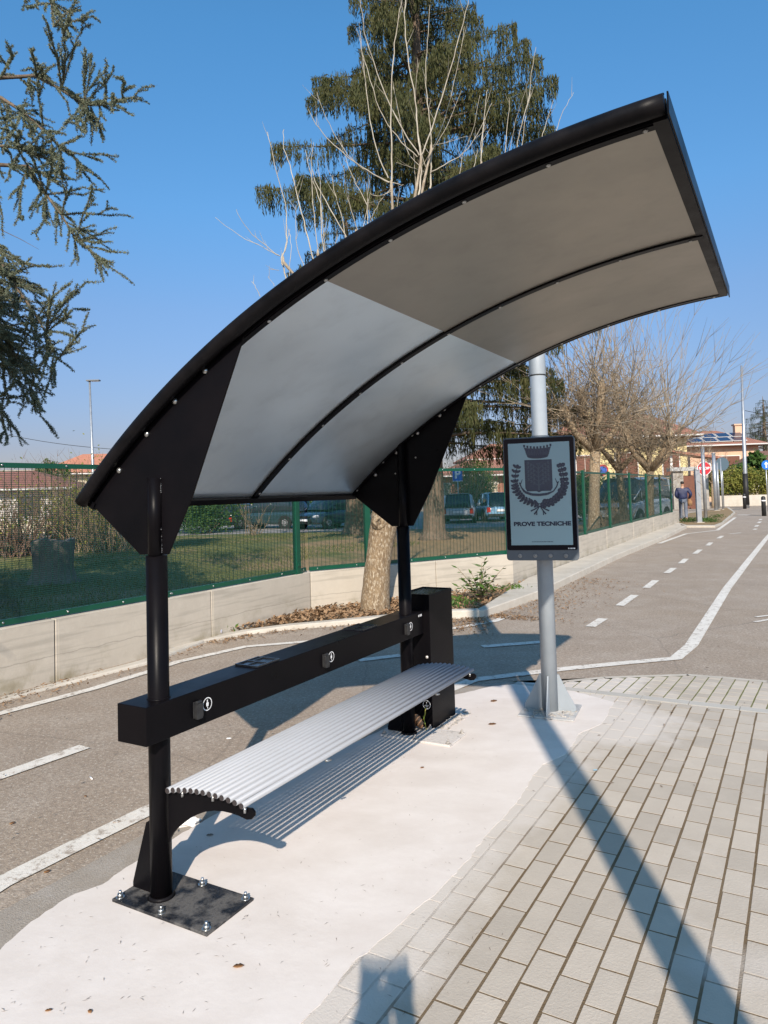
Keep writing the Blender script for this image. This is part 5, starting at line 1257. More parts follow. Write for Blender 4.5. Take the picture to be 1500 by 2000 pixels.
# single fallen leaves
m_leaf1 = leafm('fallen_leaf', (.24, .11, .045), (.40, .22, .10), 20, rough=.8, tr=.08)
def fallen(px, py, s, rz, label, z=None, mat=m_leaf1, group='single fallen leaves'):
    p = G(px, py); inn = inpoly((p.x, p.y), [Vector(q) for q in slab_left + slab_right]); z = ZS if inn else .002
    mb = MB(); prof = [(-1, 0), (-.7, .35), (-.3, .6), (0, .48), (.3, .62), (.65, .35), (1, 0), (.65, -.3), (.3, -.55), (0, -.42), (-.3, -.6), (-.7, -.3)]
    c, s_ = math.cos(rz), math.sin(rz); top_ = [((a * c - b * s_) * s, (a * s_ + b * c) * s * .9, .004 + s * .35 * (abs(b) ** 1.3) + s * .12 * a * a) for a, b in prof]
    n_ = len(top_); mb.add(top_ + [(0, 0, .003)] + [(a, b, q - .0012) for a, b, q in top_] + [(0, 0, .0018)], [(i, (i + 1) % n_, n_) for i in range(n_)] + [(n_ + 1 + (i + 1) % n_, n_ + 1 + i, 2 * n_ + 1) for i in range(n_)] + [(i, n_ + 1 + i, n_ + 1 + (i + 1) % n_, (i + 1) % n_) for i in range(n_)], True)
    o = mb.build('fallen_leaf', mat); o.location = (p.x, p.y, z); tag(o, label, 'leaf', group)
fallen(228, 1608, .020, .4, 'curled brown leaf beside the white line left of the near post')
fallen(24, 1610, .017, 1.2, 'reddish brown leaf on the asphalt nearest the left frame edge')
fallen(167, 1557, .012, 2.2, 'small brown leaf on the asphalt below the cigarette end')
fallen(92, 1705, .016, .9, 'dull brown leaf lying on the thick white line')
fallen(965, 1376, .030, .5, 'upturned dry leaf on the slab left of the grey pole foot')
fallen(962, 1422, .028, .1, 'flat brown leaf on the slab in front of the cabinet')
fallen(1248, 1465, .014, .1, 'little dark leaf on the paving right of the pole shadow'.replace('right of the pole shadow', 'near the sign pole'))
fallen(410, 1642, .017, .3, 'small dark leaf on the slab under the bench arm', mat=m_needle)
fallen(825, 1508, .014, .7, 'pale leaf fragment on the slab middle')
fallen(95, 1990, .011, .4, 'pale brown leaf near the bottom left corner')
fallen(176, 1992, .011, 2.0, 'crumpled leaf near the bottom edge of the slab')
fallen(1350, 1655, .016, 1.0, 'small brown leaf on the pavers right of the shadow band')
fallen(466, 1903, .019, .2, 'ochre dead leaf on the slab below the near base plate')
# crumpled tissue, can, cigarette end, bottle cap
def lump(name, loc, sx, sy, sz, mat, seed, label, cat):
    b = bmesh.new(); bmesh.ops.create_icosphere(b, subdivisions=3, radius=1); r = random.Random(seed); ph = [r.uniform(0, 6) for _ in range(6)]
    for v in b.verts:
        q = v.co; k = 1 + .28 * math.sin(5 * q.x + ph[0]) * math.sin(6 * q.y + ph[1]) + .2 * math.sin(9 * q.z + ph[2] + 4 * q.x) + r.uniform(-.09, .09); v.co = Vector((q.x * sx * k, q.y * sy * k, max(0, q.z * sz * k + sz * .5)))
    me = bpy.data.meshes.new(name); b.to_mesh(me); b.free(); me.materials.append(mat); o = bpy.data.objects.new(name, me); COL.objects.link(o); o.location = loc; return tag(o, label, cat)
tp = G(368, 1612); lump('crumpled_tissue', (tp.x, tp.y, .002), .052, .03, .028, M('white_tissue', (.78, .77, .75), rough=.9), 3, 'crumpled white tissue lying on the asphalt behind the bench arm', 'tissue')
cp = G(420, 1246); can = thing('drink_can', 'crushed purple and white drink can lying by the kerb', 'can', (cp.x, cp.y, .07), .35)
mb = MB(); mb.tube([(-.075, 0, 0), (-.072, 0, 0), (-.02, .004, -.003), (.04, 0, 0), (.072, 0, 0), (.078, 0, 0)], [.024, .031, .029, .031, .031, .024], 16); mb.build('body', M('purple_white_can', (.10, .06, .28), (.62, .60, .66), 18, rough=.3, metal=.4, lo=.45, hi=.5), can)
mb = MB(); mb.tube([(.078, 0, 0), (.080, 0, 0)], .022, 14); mb.build('lid', m_zinc, can)
cg = G(178, 1521); mb = MB(); mb.tube([(-.022, 0, .004), (.006, 0, .004), (.006, 0, .004), (.022, 0, .004)], .004, 8); o = mb.build('cigarette_end', m_white); o.location = (cg.x, cg.y, .001); o.rotation_euler = (0, 0, -.9); tag(o, 'white cigarette end lying on the left asphalt', 'cigarette end')
cg = G(447, 1443); lump('paper_scrap', (cg.x, cg.y, .001), .014, .008, .004, m_white, 9, 'tiny white paper scrap on asphalt seen under the beam', 'paper scrap')
cg = G(1163, 1512); mb = MB(); mb.poly([(-.012, -.008, .0015), (.01, -.009, .002), (.013, .006, .0015), (-.008, .009, .002)]); o = mb.build('wrapper_scrap', M('blue_wrapper', (.12, .42, .60), (.6, .75, .8), 90, rough=.4)); o.location = (cg.x, cg.y, ZP + .002); tag(o, 'tiny torn light blue wrapper on the pavers', 'wrapper')

# ================================================================ BUILDINGS
m_roof = M('red_clay_tiles', (.38, .17, .11), (.28, .125, .085), 1.2, rough=.85, bump=.6, bscale=8, c3=(.46, .25, .17), scale3=3)
def _():
    N, L = m_roof.node_tree.nodes, m_roof.node_tree.links; b = N['Principled BSDF']; tc = N.new('ShaderNodeTexCoord')
    wv = N.new('ShaderNodeTexWave'); wv.inputs['Scale'].default_value = 1.6; wv.bands_direction = 'X'; L.new(tc.outputs['Object'], wv.inputs['Vector'])
    src = b.inputs['Base Color'].links[0].from_socket; mx = N.new('ShaderNodeMixRGB'); mx.blend_type = 'MULTIPLY'; mx.inputs[0].default_value = .35; L.new(src, mx.inputs[1]); L.new(wv.outputs[0], mx.inputs[2]); L.new(mx.outputs[0], b.inputs['Base Color'])
_()
m_shut = M('brown_shutter', (.16, .055, .03), (.11, .04, .022), 8, rough=.6)
m_glass = M('window_glass', (.03, .04, .05), rough=.08)
m_trim = M('white_trim', (.62, .60, .56), rough=.7)
def house(name, label, loc, rz, w_, d_, h, rh, wallm, wins=(), ov=.6, roofm=m_roof, hip=.35, chim=None, solar=None, doors=()):
    t = thing(name, label, 'house', (loc[0], loc[1], 0), rz)
    mb = MB(); mb.box(-w_ / 2, w_ / 2, 0, d_, -.1, h); wl_ = mb.build('wall', wallm, t)
    x0, x1, y0, y1 = -w_ / 2 - ov, w_ / 2 + ov, -ov, d_ + ov; ym = (y0 + y1) / 2; hx = (x1 - x0) * hip
    mb = MB(); zz = h + .02
    vs = [(x0, y0, zz), (x1, y0, zz), (x1, y1, zz), (x0, y1, zz), (x0 + hx, ym, zz + rh), (x1 - hx, ym, zz + rh)]
    vs2 = [(a, b, c + .16) for a, b, c in vs]
    mb.add(vs2, [(0, 1, 5, 4), (1, 2, 5), (2, 3, 4, 5), (3, 0, 4)]); mb.add(vs[:4] + vs2[:4], [(3, 2, 1, 0), (0, 1, 5, 4), (1, 2, 6, 5), (2, 3, 7, 6), (3, 0, 4, 7)])
    rf = mb.build('roof', roofm, t)
    mb = MB(); mb.tube([(x0, y0 - .06, zz + .08), (x1, y0 - .06, zz + .08)], .07, 8); mb.build('gutter', m_trim, t)
    if chim:
        cx_, cw, ch = chim; mb = MB(); mb.box(cx_ - cw, cx_ + cw, ym - 1.2 - cw, ym - 1.2 + cw, h + rh * .3, h + rh + ch); mb.box(cx_ - cw - .1, cx_ + cw + .1, ym - 1.2 - cw - .1, ym - 1.2 + cw + .1, h + rh + ch, h + rh + ch + .14); mb.build('chimney', wallm, rf)
    if solar:
        nx, nz_, sx, s0_, s1_, sw = solar; run = (ym - y0); sl = Vector((0, run, rh)).normalized(); nn = Vector((0, -rh, run)).normalized(); mm = M('solar_cell', (.012, .02, .05), (.02, .032, .07), 3, rough=.15)
        for j in range(nz_):
            for i in range(nx):
                mb = MB(); o_ = Vector((sx + i * sw + j * .35, y0, zz + .16)) + sl * (s0_ + j * s1_) + nn * .08; mb.prism([(0, 0), (sw - .08, 0), (sw - .08, s1_ - .1), (0, s1_ - .1)], o_, Vector((1, 0, 0)), sl, nn, 0, .05); pn = mb.build('solar_panel', m_trim, rf)
                mb = MB(); mb.prism([(.06, .05), (sw - .14, .05), (sw - .14, s1_ - .15), (.06, s1_ - .15)], o_, Vector((1, 0, 0)), sl, nn, .052, .06); mb.build('solar_glass', mm, pn)
    for (wx, wz, ww, wh, kind) in wins:
        mb = MB(); mb.box(wx - .08, wx + ww + .08, -.05, .02, wz - .1, wz + wh + .08); fr = mb.build('window', m_trim, t)
        mb = MB()
        if kind == 's':
            mb.box(wx, wx + ww / 2 - .02, -.10, -.052, wz, wz + wh); mb.box(wx + ww / 2 + .02, wx + ww, -.10, -.052, wz, wz + wh)
            for k in range(int(wh / .12)): mb.box(wx + .06, wx + ww / 2 - .08, -.115, -.1, wz + .05 + k * .12, wz + .11 + k * .12); mb.box(wx + ww / 2 + .08, wx + ww - .06, -.115, -.1, wz + .05 + k * .12, wz + .11 + k * .12)
            mb.build('shutter', m_shut, fr)
        else:
            mb.box(wx, wx + ww, -.075, -.052, wz, wz + wh); mb.build('pane', m_glass, fr)
    for (wx, ww, wh, mt) in doors:
        mb = MB(); mb.box(wx, wx + ww, -.07, .02, 0, wh); dd_ = mb.build('door', mt, t); mb = MB(); mb.box(wx + ww * .8, wx + ww * .86, -.12, -.07, 1, 1.15); mb.build('handle', m_zinc, dd_)
    return t
m_yel = M('pale_yellow_render', (.62, .52, .27), (.56, .46, .24), .8, rough=.9)
m_org = M('salmon_orange_render', (.62, .40, .27), (.56, .36, .245), .8, rough=.9)
m_red = M('red_brick', (.34, .15, .10), (.25, .11, .08), 3, rough=.9)
m_bei = M('beige_render', (.55, .48, .36), (.5, .42, .3), .8, rough=.9)
m_stone = M('rough_stone', (.36, .34, .30), (.22, .20, .18), 4, rough=.95, bump=.8, bscale=12)
house('yellow_house', 'pale yellow house with red tiled roof and brown shutters behind the pollarded trees', (gx(1222, 52), 52), R(-6), 8.8, 8, 5.0, 2.0, m_yel, [(-3.4, 2.2, 1.2, 1.7, 's'), (-.6, 2.1, 1.5, 1.9, 's'), (2.7, 2.2, 1.1, 1.8, 's'), (-.4, .3, 1.2, 1.2, 'g')], ov=.9, hip=.25, chim=(-2, .35, .4))
house('orange_house', 'salmon orange house with solar panels on its red roof', (gx(1418, 66), 66), R(-8), 6.0, 8, 5.0, 1.6, m_org, [(-.9, 2.6, 2.2, 1.5, 's')], ov=.7, hip=.42, chim=(2.2, .32, .5), solar=(4, 2, -2.9, .6, 1.5, 1.25))
house('grey_house', 'low brown roofed house at the right frame edge behind the hedge', (gx(1532, 60), 60), R(-14), 5.0, 7, 2.9, 1.3, m_bei, [(-1.9, 1.3, 1.1, 1.1, 'g'), (.4, 1.3, 1.1, 1.1, 'g')], ov=.8, roofm=M('brown_tiles', (.20, .10, .07), (.14, .08, .06), 2, rough=.9))
house('red_roofed_house', 'long red tiled house behind the parking sign and brick wall', (gx(975, 58), 58), R(4), 9, 8, 2.7, 1.4, m_red, [(-3, .9, 1.3, 1.2, 'g'), (1, .9, 1.3, 1.2, 's')], ov=.8)
h2 = house('two_tier_house', 'stepped red roof rising behind the long red tiled house', (gx(1000, 68), 68), R(4), 7, 6, 4.4, 1.6, m_red, [(-1, 3.2, 1.2, .9, 'g')], ov=.9)
house('gabled_house', 'orange tiled roof house behind the left street lamp', (gx(200, 62), 62), R(10), 10, 8, 3.9, 1.9, m_bei, [(-3.6, 1.6, 1.3, 1.4, 's'), (-.6, 1.6, 1.3, 1.4, 's'), (2.6, 1.6, 1.3, 1.4, 's')], ov=.6, chim=(.3, .35, -.3), hip=.28, roofm=M('orange_clay_tiles', (.48, .20, .12), (.36, .15, .09), 1.2, rough=.85, bump=.5, bscale=8))
house('beige_roofed_house', 'pale beige roofed house at the left frame edge', (gx(15, 72), 72), R(12), 11, 8, 3.5, 1.5, m_bei, [(-3, 1.5, 1.4, 1.3, 'g'), (1.5, 1.5, 1.4, 1.3, 'g')], roofm=M('pale_tiles', (.45, .37, .26), (.36, .30, .22), 2, rough=.9))
house('brick_house', 'red brick garden house glimpsed through the left shrubs', (gx(150, 42), 42), R(5), 3.0, 3, 1.5, .6, m_red, [(-.9, .4, .7, .8, 'g')], ov=.3)
house('white_walled_house', 'low house with a dark brown roof at the far left behind the shrubs', (gx(-20, 40), 40), R(8), 8, 6, 2.3, 1.1, M('off_white_render', (.55, .52, .48), rough=.9), [(1.5, .9, 1.2, 1.1, 'g')], roofm=M('brown_red_tiles', (.27, .11, .08), (.2, .09, .07), 2, rough=.9))
house('villa', 'cream villa hidden behind the canopy beyond the parked cars', (gx(560, 56), 56), R(0), 12, 8, 3.3, 1.0, m_bei, [(-4.5, .9, 1.5, 1.4, 's'), (-1, .9, 1.5, 1.4, 's'), (2.6, .9, 1.5, 1.4, 's')], ov=.5, chim=(1, .3, .0))
# porch and stone wall by the pavement
pc = thing('entrance_porch', 'stone entrance porch with brown door right of the yellow house', 'porch', (gx(1350, 47), 47, 0), R(-8))
mb = MB(); mb.box(-1.1, -.45, 0, .5, 0, 2.5); mb.box(.35, 1.1, 0, .5, 0, 2.5); mb.build('pillar', m_stone, pc)
mb = MB(); mb.box(-1.3, 1.4, -.2, .8, 2.5, 2.75); mb.build('lintel', M('grey_slab', (.36, .36, .35), rough=.9), pc)
mb = MB(); mb.box(-.42, .32, .3, .38, 0, 2.2); mb.build('door', m_shut, pc)
mb = MB(); mb.prism([(-1.6, 3.8), (1.9, 3.2), (1.9, 3.35), (-1.6, 3.95)], (0, 0, 0), Vector((1, 0, 0)), ZZ, Vector((0, 1, 0)), -.4, 1.6); mb.build('sloping_roof', m_roof, pc)
mb = MB(); mb.box(-1.2, -1.05, .1, .25, 2.75, 3.75); mb.box(1.2, 1.35, .1, .25, 2.75, 3.25); mb.build('roof_post', m_trim, pc)
# garden walls and gate pillars
def lowwall(name, label, a, b, h, th, mat, cat='wall'):
    mb = MB(); wallseg(mb, Vector((0, 0)), Vector(b) - Vector(a), th, 0, h); o = mb.build(name, mat, bevel=.01); o.location = (a[0], a[1], 0); return tag(o, label, cat)
lowwall('garden_wall', 'low concrete garden wall under the yellow green hedge', (gx(1408, 50), 50.2), (gx(1520, 50), 49.6), .75, .3, m_conc)
lowwall('brick_wall', 'low red brick wall behind the parked hatchbacks', (gx(880, 46), 46), (gx(990, 46), 46), 1.1, .3, m_red)
lowwall('rendered_wall', 'pale rendered wall behind the dark parked cars', (gx(430, 42.5), 42.5), (gx(700, 42.5), 42.2), .8, .25, m_bei)
lowwall('garden_wall', 'pale garden wall behind the stump and shrubs', (gx(-60, 38), 38), (gx(180, 38), 38), .7, .25, m_bei)
for px, lab in ((872, 'brick gate pillar left of the parking sign'), (962, 'brick gate pillar partly hidden by the display'), (640, 'gate pillar above the dark blue car'), (576, 'gate pillar right of the dark wagon')):
    g = thing('gate_pillar', lab, 'pillar', (gx(px, 44.6), 44.6, 0), group='gate pillars'); mb = MB(); mb.box(-.28, .28, -.28, .28, 0, 1.95); mb.build('shaft', m_bei, g, bevel=.01); mb = MB(); mb.box(-.34, .34, -.34, .34, 1.95, 2.08); mb.box(-.26, .26, -.26, .26, 2.08, 2.15); mb.build('cap', m_conc, g)
gt = thing('iron_fence', 'dark iron railing between the two brick gate pillars', 'railing', (gx(917, 46), 45.95, 1.1)); mb = MB()
for i in range(22): mb.box(-1.2 + i * .115, -1.185 + i * .115, -.01, .01, 0, .85)
mb.build('bars', m_rubber, gt); mb = MB(); mb.box(-1.25, 1.28, -.02, .02, .8, .84); mb.build('top_rail', m_rubber, gt)

# ================================================================ VEHICLES
def car(name, label, loc, rz, L_, Wd, H, paint, style='hatch', cat='car'):
    t = thing(name, label, cat, (loc[0], loc[1], 0), rz); hw = Wd / 2
    # x forward.  stations: x, z low, z belt, half width factor
    van = style == 'van'
    bl_ = .56 * H if not van else .55 * H
    if van: st = [(-.5, .32, bl_, .93), (-.49, .24, bl_ + .02, .97), (-.3, .22, bl_ + .02, 1), (0, .22, bl_ + .01, 1), (.28, .22, bl_ - .02, 1), (.40, .22, bl_ - .12, .97), (.47, .24, bl_ - .22, .90), (.5, .32, bl_ - .40, .78)]
    else: st = [(-.5, .42, bl_ - .18, .80), (-.485, .26, bl_ - .02, .90), (-.40, .22, bl_ + .02, .97), (-.2, .2, bl_, 1), (.1, .2, bl_ - .01, 1), (.24, .2, bl_ - .04, .99), (.38, .21, bl_ - .12, .94), (.46, .24, bl_ - .2, .86), (.5, .34, bl_ - .34, .72)]
    vs = []; n = 12
    for x, zl, zb_, wf in st:
        w = hw * wf; zm = (zl + zb_) / 2
        for (a, b) in ((-.86, zl), (-.97, zl + .07), (-1, zm - .02), (-.995, zb_ - .16), (-.95, zb_ - .03), (-.80, zb_), (.80, zb_), (.95, zb_ - .03), (.995, zb_ - .16), (1, zm - .02), (.97, zl + .07), (.86, zl)): vs.append((x * L_, a * w, b))
    fs = [(i * n + k, i * n + (k + 1) % n, (i + 1) * n + (k + 1) % n, (i + 1) * n + k) for i in range(len(st) - 1) for k in range(n)] + [tuple(reversed(range(n))), tuple((len(st) - 1) * n + k for k in range(n))]
    mb = MB(); mb.add(vs, fs, True); bd = mb.build('body', paint, t); md = bd.modifiers.new('s', 'SUBSURF'); md.levels = 1; md.render_levels = 1
    cs = [(-.485, .80, 0), (-.42, .76, 1), (-.1, .76, 1.02), (.10, .75, .98), (.29, .84, 0)] if not van else [(-.495, .92, 0), (-.47, .88, 1), (0, .88, 1.01), (.22, .85, .98), (.38, .90, -.02)]
    vs = []; m_ = 8
    for x, wf, hh in cs:
        w = hw * wf; zr = bl_ + (H - bl_) * hh; zb_ = bl_ - .08
        zr = max(zr, zb_ + .02)
        for (a, b) in ((-1.06 if hh else -1.02, zb_), (-1.0 if not hh else -.99, zb_ + (zr - zb_) * .5), (-.93, zb_ + (zr - zb_) * .90), (-.70, zr), (.70, zr), (.93, zb_ + (zr - zb_) * .90), (1.0 if not hh else .99, zb_ + (zr - zb_) * .5), (1.06 if hh else 1.02, zb_)): vs.append((x * L_, a * w, b))
    fs = [(i * m_ + k, i * m_ + (k + 1) % m_, (i + 1) * m_ + (k + 1) % m_, (i + 1) * m_ + k) for i in range(len(cs) - 1) for k in range(m_)]
    mb = MB(); mb.add(vs, fs, True); gl = mb.build('windows', m_glass, t)
    V3 = lambda i, k, o=.012: Vector(vs[i * m_ + k]) + Vector((0, math.copysign(o, vs[i * m_ + k][1]), o))
    mb = MB()
    for i in (1, 2):     # roof skin
        mb.add([V3(i, 2), V3(i, 3), V3(i, 4), V3(i, 5), V3(i + 1, 2), V3(i + 1, 3), V3(i + 1, 4), V3(i + 1, 5)], [(0, 1, 5, 4), (1, 2, 6, 5), (2, 3, 7, 6)])
    for k in (1, 6):
        kk = 2 if k == 1 else 5; k0 = 0 if k == 1 else 7
        for a, b, r_ in ((0, 1, .06), (3, 4, .035)):
            mb.tube([V3(a, k0), V3(a, k), V3(b, kk)], r_, 6)
        mb.tube([V3(2, kk), V3(2, k), V3(2, k0)], .03, 6)
    if van: mb.add([V3(0, 0, .02), V3(0, 2, .02), V3(1, 2, .02), V3(2, 2, .02), V3(2, 0, .02)], [(0, 1, 2, 3, 4)])
    mb.build('roof', paint, t)
    for sx in (-.315, .315):
        for sy in (-1, 1):
            r_ = .31 if not van else .33; c = Vector((sx * L_, sy * (hw - .10), r_)); mb = MB(); mb.tube([c + Vector((0, -.1, 0)), c + Vector((0, -.095, 0)), c + Vector((0, .095, 0)), c + Vector((0, .1, 0))], [r_ - .03, r_, r_, r_ - .03], 22); wh = mb.build('wheel', m_rubber, t)
            mb = MB(); mb.tube([c + Vector((0, sy * .1, 0)), c + Vector((0, sy * .112, 0))], [r_ * .58, r_ * .52], 16); mb.build('rim', M('alloy_rim', (.42, .42, .43), (.1, .1, .1), 14, rough=.35, metal=.5, lo=.45, hi=.55), wh)
            mb = MB(); mb.tube([c + Vector((0, sy * .02, 0)), c + Vector((0, sy * .107, 0))], r_ + .05, 22); mb.build('wheel_arch', m_rubber, t)
    zf = st[-2][2] - .1; xf = .47 * L_
    for sy in (-1, 1):
        mb = MB(); mb.tube([Vector((xf - .12, sy * hw * .80, zf + .01)), Vector((xf - .02, sy * hw * .74, zf)), Vector((xf + .05, sy * hw * .56, zf - .01))], [.06, .085, .05], 10); mb.build('headlight', M('headlamp_glass', (.6, .62, .65), rough=.1), t)
        mb = MB(); mb.box(-.497 * L_, -.475 * L_, sy * hw * .78 - .09, sy * hw * .78 + .09, bl_ - .32, bl_ - .08); mb.build('tail_light', M('tail_lamp', (.42, .02, .015), rough=.2), t)
        mb = MB(); c = Vector((.24 * L_, sy * (hw + .06), bl_ + .06)); mb.box(c.x - .07, c.x + .05, c.y - .08, c.y + .08, c.z - .07, c.z + .07); mb.build('mirror', paint if not van else m_rubber, t, bevel=.02)
    mb = MB(); mb.box(.488 * L_, .503 * L_, -hw * .5, hw * .5, .30, .50); mb.box(.478 * L_, .50 * L_, -hw * .42, hw * .42, zf - .06, zf + .03); mb.build('grille', m_rubber, t)
    for x in (.506 * L_, -.507 * L_):
        mb = MB(); mb.box(x - .008, x + .008, -.26, .26, .52 if x < 0 else .40, .63 if x < 0 else .50); mb.build('number_plate', m_white, t)
    mb = MB(); mb.box(-.508 * L_, -.48 * L_, -hw * .8, hw * .8, .28, .42); mb.build('bumper', m_rubber, t, bevel=.02)
    return t
def paint(name, c): return M(name, c, rough=.25, spec=.6, coat=.5)
cy = lambda px, y: (gx(px, y), y)
car('parked_car', 'dark green blue estate car parked behind the hedge', cy(528, 36.5), R(158), 4.1, 1.75, 1.52, paint('dark_teal_paint', (.025, .05, .06)))
car('parked_car', 'small black car with a light blue rear parked at the hedge end', cy(465, 37.2), R(68), 3.4, 1.6, 1.28, paint('black_blue_paint', (.015, .02, .035)))
car('parked_car', 'dark blue car facing the fence beside the broad grey trunk', cy(648, 35.2), R(232), 4.0, 1.85, 1.62, paint('dark_blue_paint', (.018, .035, .06)))
car('parked_car', 'silver white hatchback with red tail lights behind the spruce trunk', cy(898, 37.3), R(80), 3.7, 1.72, 1.45, paint('silver_paint', (.42, .46, .50)))
car('parked_car', 'light blue small car parked next to the silver hatchback', cy(962, 38.0), R(95), 3.6, 1.68, 1.46, paint('light_blue_paint', (.20, .38, .55)))
car('parked_van', 'white blue van parked behind the fence under the pollarded trees', cy(1232, 30.2), R(-132), 4.4, 1.9, 1.95, paint('pale_van_paint', (.36, .42, .48)), 'van', 'van')

# ================================================================ STREET FURNITURE
m_galv = M('galvanised_steel', (.42, .44, .46), (.33, .35, .37), 5, rough=.4, metal=.6)
def lamp(label, px, y, ztop, arm, lean=0., top=True):
    x = gx(px, y); t = thing('street_lamp', label, 'street lamp', (x, y, 0)); mb = MB(); mb.tube([(0, 0, 0), (lean * .3, 0, 1.2), (lean, 0, ztop)], [.10, .085, .05], 12); mb.build('pole', m_galv, t)
    if top:
        mb = MB(); mb.box(lean - .15, lean + arm, -.14, .14, ztop - .02, ztop + .05); mb.build('lamp_head', M('lamp_housing', (.16, .17, .18), rough=.5), t, bevel=.02)
        mb = MB(); mb.box(lean + .1, lean + arm - .05, -.1, .1, ztop - .035, ztop - .022); mb.build('diffuser', m_white, t)
    return t
x = (180 - 750) / F * 38
lamp('slim grey street lamp with flat head rising behind the left fence', 187, 38, AT(175, 744, 38).z, .55, AT(175, 744, 38).x - gx(187, 38))
mb = MB(); y = 46; b = Vector((gx(1457, y), y, 0)); tpz = AT(1448, 714, y); t = thing('utility_pole', 'tall slim grey pole beside the right garden wall', 'pole', b)
mb.tube([(0, 0, 0), (0, 0, 2), (tpz.x - b.x, 0, tpz.z)], [.16, .13, .06], 12); mb.build('shaft', m_galv, t); mb = MB(); mb.tube([(0, 0, .2), (0, 0, 2.2)], [.175, .15], 12); mb.build('dark_sleeve', m_rubber, t)
def wire(label, pts):
    mb = MB(); p = [Vector(q) for q in pts]; s = []
    for i in range(13): u = i / 12; s.append(p[0].lerp(p[1], u) - ZZ * (math.sin(math.pi * u) * .25) - p[0])
    mb.tube(s, .018, 5); o = mb.build('overhead_wire', m_rubber); o.location = p[0]; tag(o, label, 'wire')
wire('thin overhead wire crossing behind the left street lamp', [AT(-40, 838, 50), AT(260, 880, 50)])
wire('upper overhead wire right of the utility pole', [AT(1455, 802, 46), AT(1560, 800, 46)])
wire('lower overhead wire right of the utility pole', [AT(1455, 845, 46), AT(1560, 846, 46)])
# parking sign
y = 39; t = thing('parking_sign', 'blue square parking sign on a thin grey pole behind the fence', 'road sign', (gx(895, y), y, 0)); mb = MB(); mb.tube([(0, 0, 0), (0, 0, 2.75)], .03, 8); mb.build('pole', m_galv, t)
zc = AT(893, 927, y).z; mb = MB(); mb.box(-.28, .24, -.06, -.04, zc - .34, zc + .34); sp2 = mb.build('plate', M('blue_sign', (.01, .13, .55), rough=.4), t)
text_mesh('sign_letter', 'P', .62, Vector((-.02, -.065, zc)), Vector((1, 0, 0)), ZZ, Vector((0, -1, 0)), m_white, sp2, bold=.02)
mb = MB(); mb.box(-.29, .25, -.062, -.038, zc - .36, zc - .34); mb.box(-.29, .25, -.062, -.038, zc + .34, zc + .36); mb.build('border', m_white, sp2)
# stop sign
y = 33.5; t = thing('stop_sign', 'red octagonal stop sign on a pole behind the grey posts', 'road sign', (gx(1377, y), y, 0)); zc = AT(1375, 915, y).z
mb = MB(); mb.tube([(0, .03, 0), (0, .03, zc + .35)], .035, 10); mb.build('pole', m_galv, t)
oc = [(.34 * math.cos(R(22.5 + 45 * i)), .34 * math.sin(R(22.5 + 45 * i))) for i in range(8)]; mb = MB(); mb.prism(oc, (0, -.02, zc), Vector((1, 0, 0)), ZZ, Vector((0, -1, 0)), 0, .012); pl_ = mb.build('plate', m_white, t)
mb = MB(); mb.prism([(a * .93, b * .93) for a, b in oc], (0, -.033, zc), Vector((1, 0, 0)), ZZ, Vector((0, -1, 0)), 0, .003); mb.build('red_face', M('sign_red', (.48, .02, .03), rough=.4), pl_)
text_mesh('sign_text', 'STOP', .24, Vector((0, -.037, zc)), Vector((1, 0, 0)), ZZ, Vector((0, -1, 0)), m_white, pl_, bold=.006, width=.5)
# posts of the gateway
def gpost(label, px, y, ytop, w_, leanpx=0, round_=True):
    zt_ = AT(px, ytop, y).z; t = thing('metal_post', label, 'post', (gx(px, y), y, 0)); mb = MB()
    if round_: mb.tube([(0, 0, 0), (leanpx, 0, zt_)], w_, 12)
    else: mb.box(-w_, w_, -w_ * .7, w_ * .7, 0, zt_)
    mb.build('shaft', m_galv, t); mb = MB(); mb.box(-w_ * 1.6, w_ * 1.6, -w_ * 1.6, w_ * 1.6, .0, .1); mb.build('foot', m_conc, t)
    mb = MB(); mb.tube([(leanpx, 0, zt_), (leanpx, 0, zt_ + .03)], w_ * 1.1, 12); mb.build('cap', m_galv, t)
gpost('short square grey post at the end of the wall', 1363, 28.6, 918, .09, 0, False)
gpost('tall bright steel post in front of the stop sign', 1376, 31.5, 872, .075)
gpost('tall steel post further back beside the signs', 1397, 41, 885, .10)
gpost('thin grey post right of the tall steel posts', 1410, 42, 897, .035)
gpost('slim steel post standing behind the second tall post', 1403, 43, 905, .06)
def roundsign(label, px, py, y, r_, mat, back=True):
    t = thing('round_sign', label, 'road sign', (gx(px, y), y, 0)); zc = AT(px, py, y).z; mb = MB(); mb.tube([(0, .03, 0), (0, .03, zc + r_)], .03, 8); mb.build('pole', m_galv, t); mb = MB(); mb.tube([(0, 0, zc), (0, -.02, zc)], r_, 24); mb.build('disc', mat, t); return t, zc
roundsign('dark blue grey sign disc seen behind the thin grey post', 1413, 906, 45, .42, M('sign_back', (.06, .10, .13), rough=.5))
t, zc = roundsign('bright blue round sign at the right frame edge', 1499, 908, 40, .26, M('sign_blue', (.01, .14, .55), rough=.4))
mb = MB(); mb.prism([(-.04, -.16), (.04, -.16), (.04, .04), (.12, .04), (0, .18), (-.12, .04), (-.04, .04)], (0, -.021, zc), Vector((1, 0, 0)), ZZ, Vector((0, -1, 0)), 0, .002); mb.build('arrow', m_white, t)
t, zc = roundsign('small red and blue round sign seen through the fence', 1179, 918, 36, .28, M('sign_red', (.45, .03, .04), rough=.4))
mb = MB(); mb.tube([(0, -.021, zc), (0, -.024, zc)], .2, 20); mb.build('inner_disc', M('sign_blue', (.03, .10, .40), rough=.4), t)
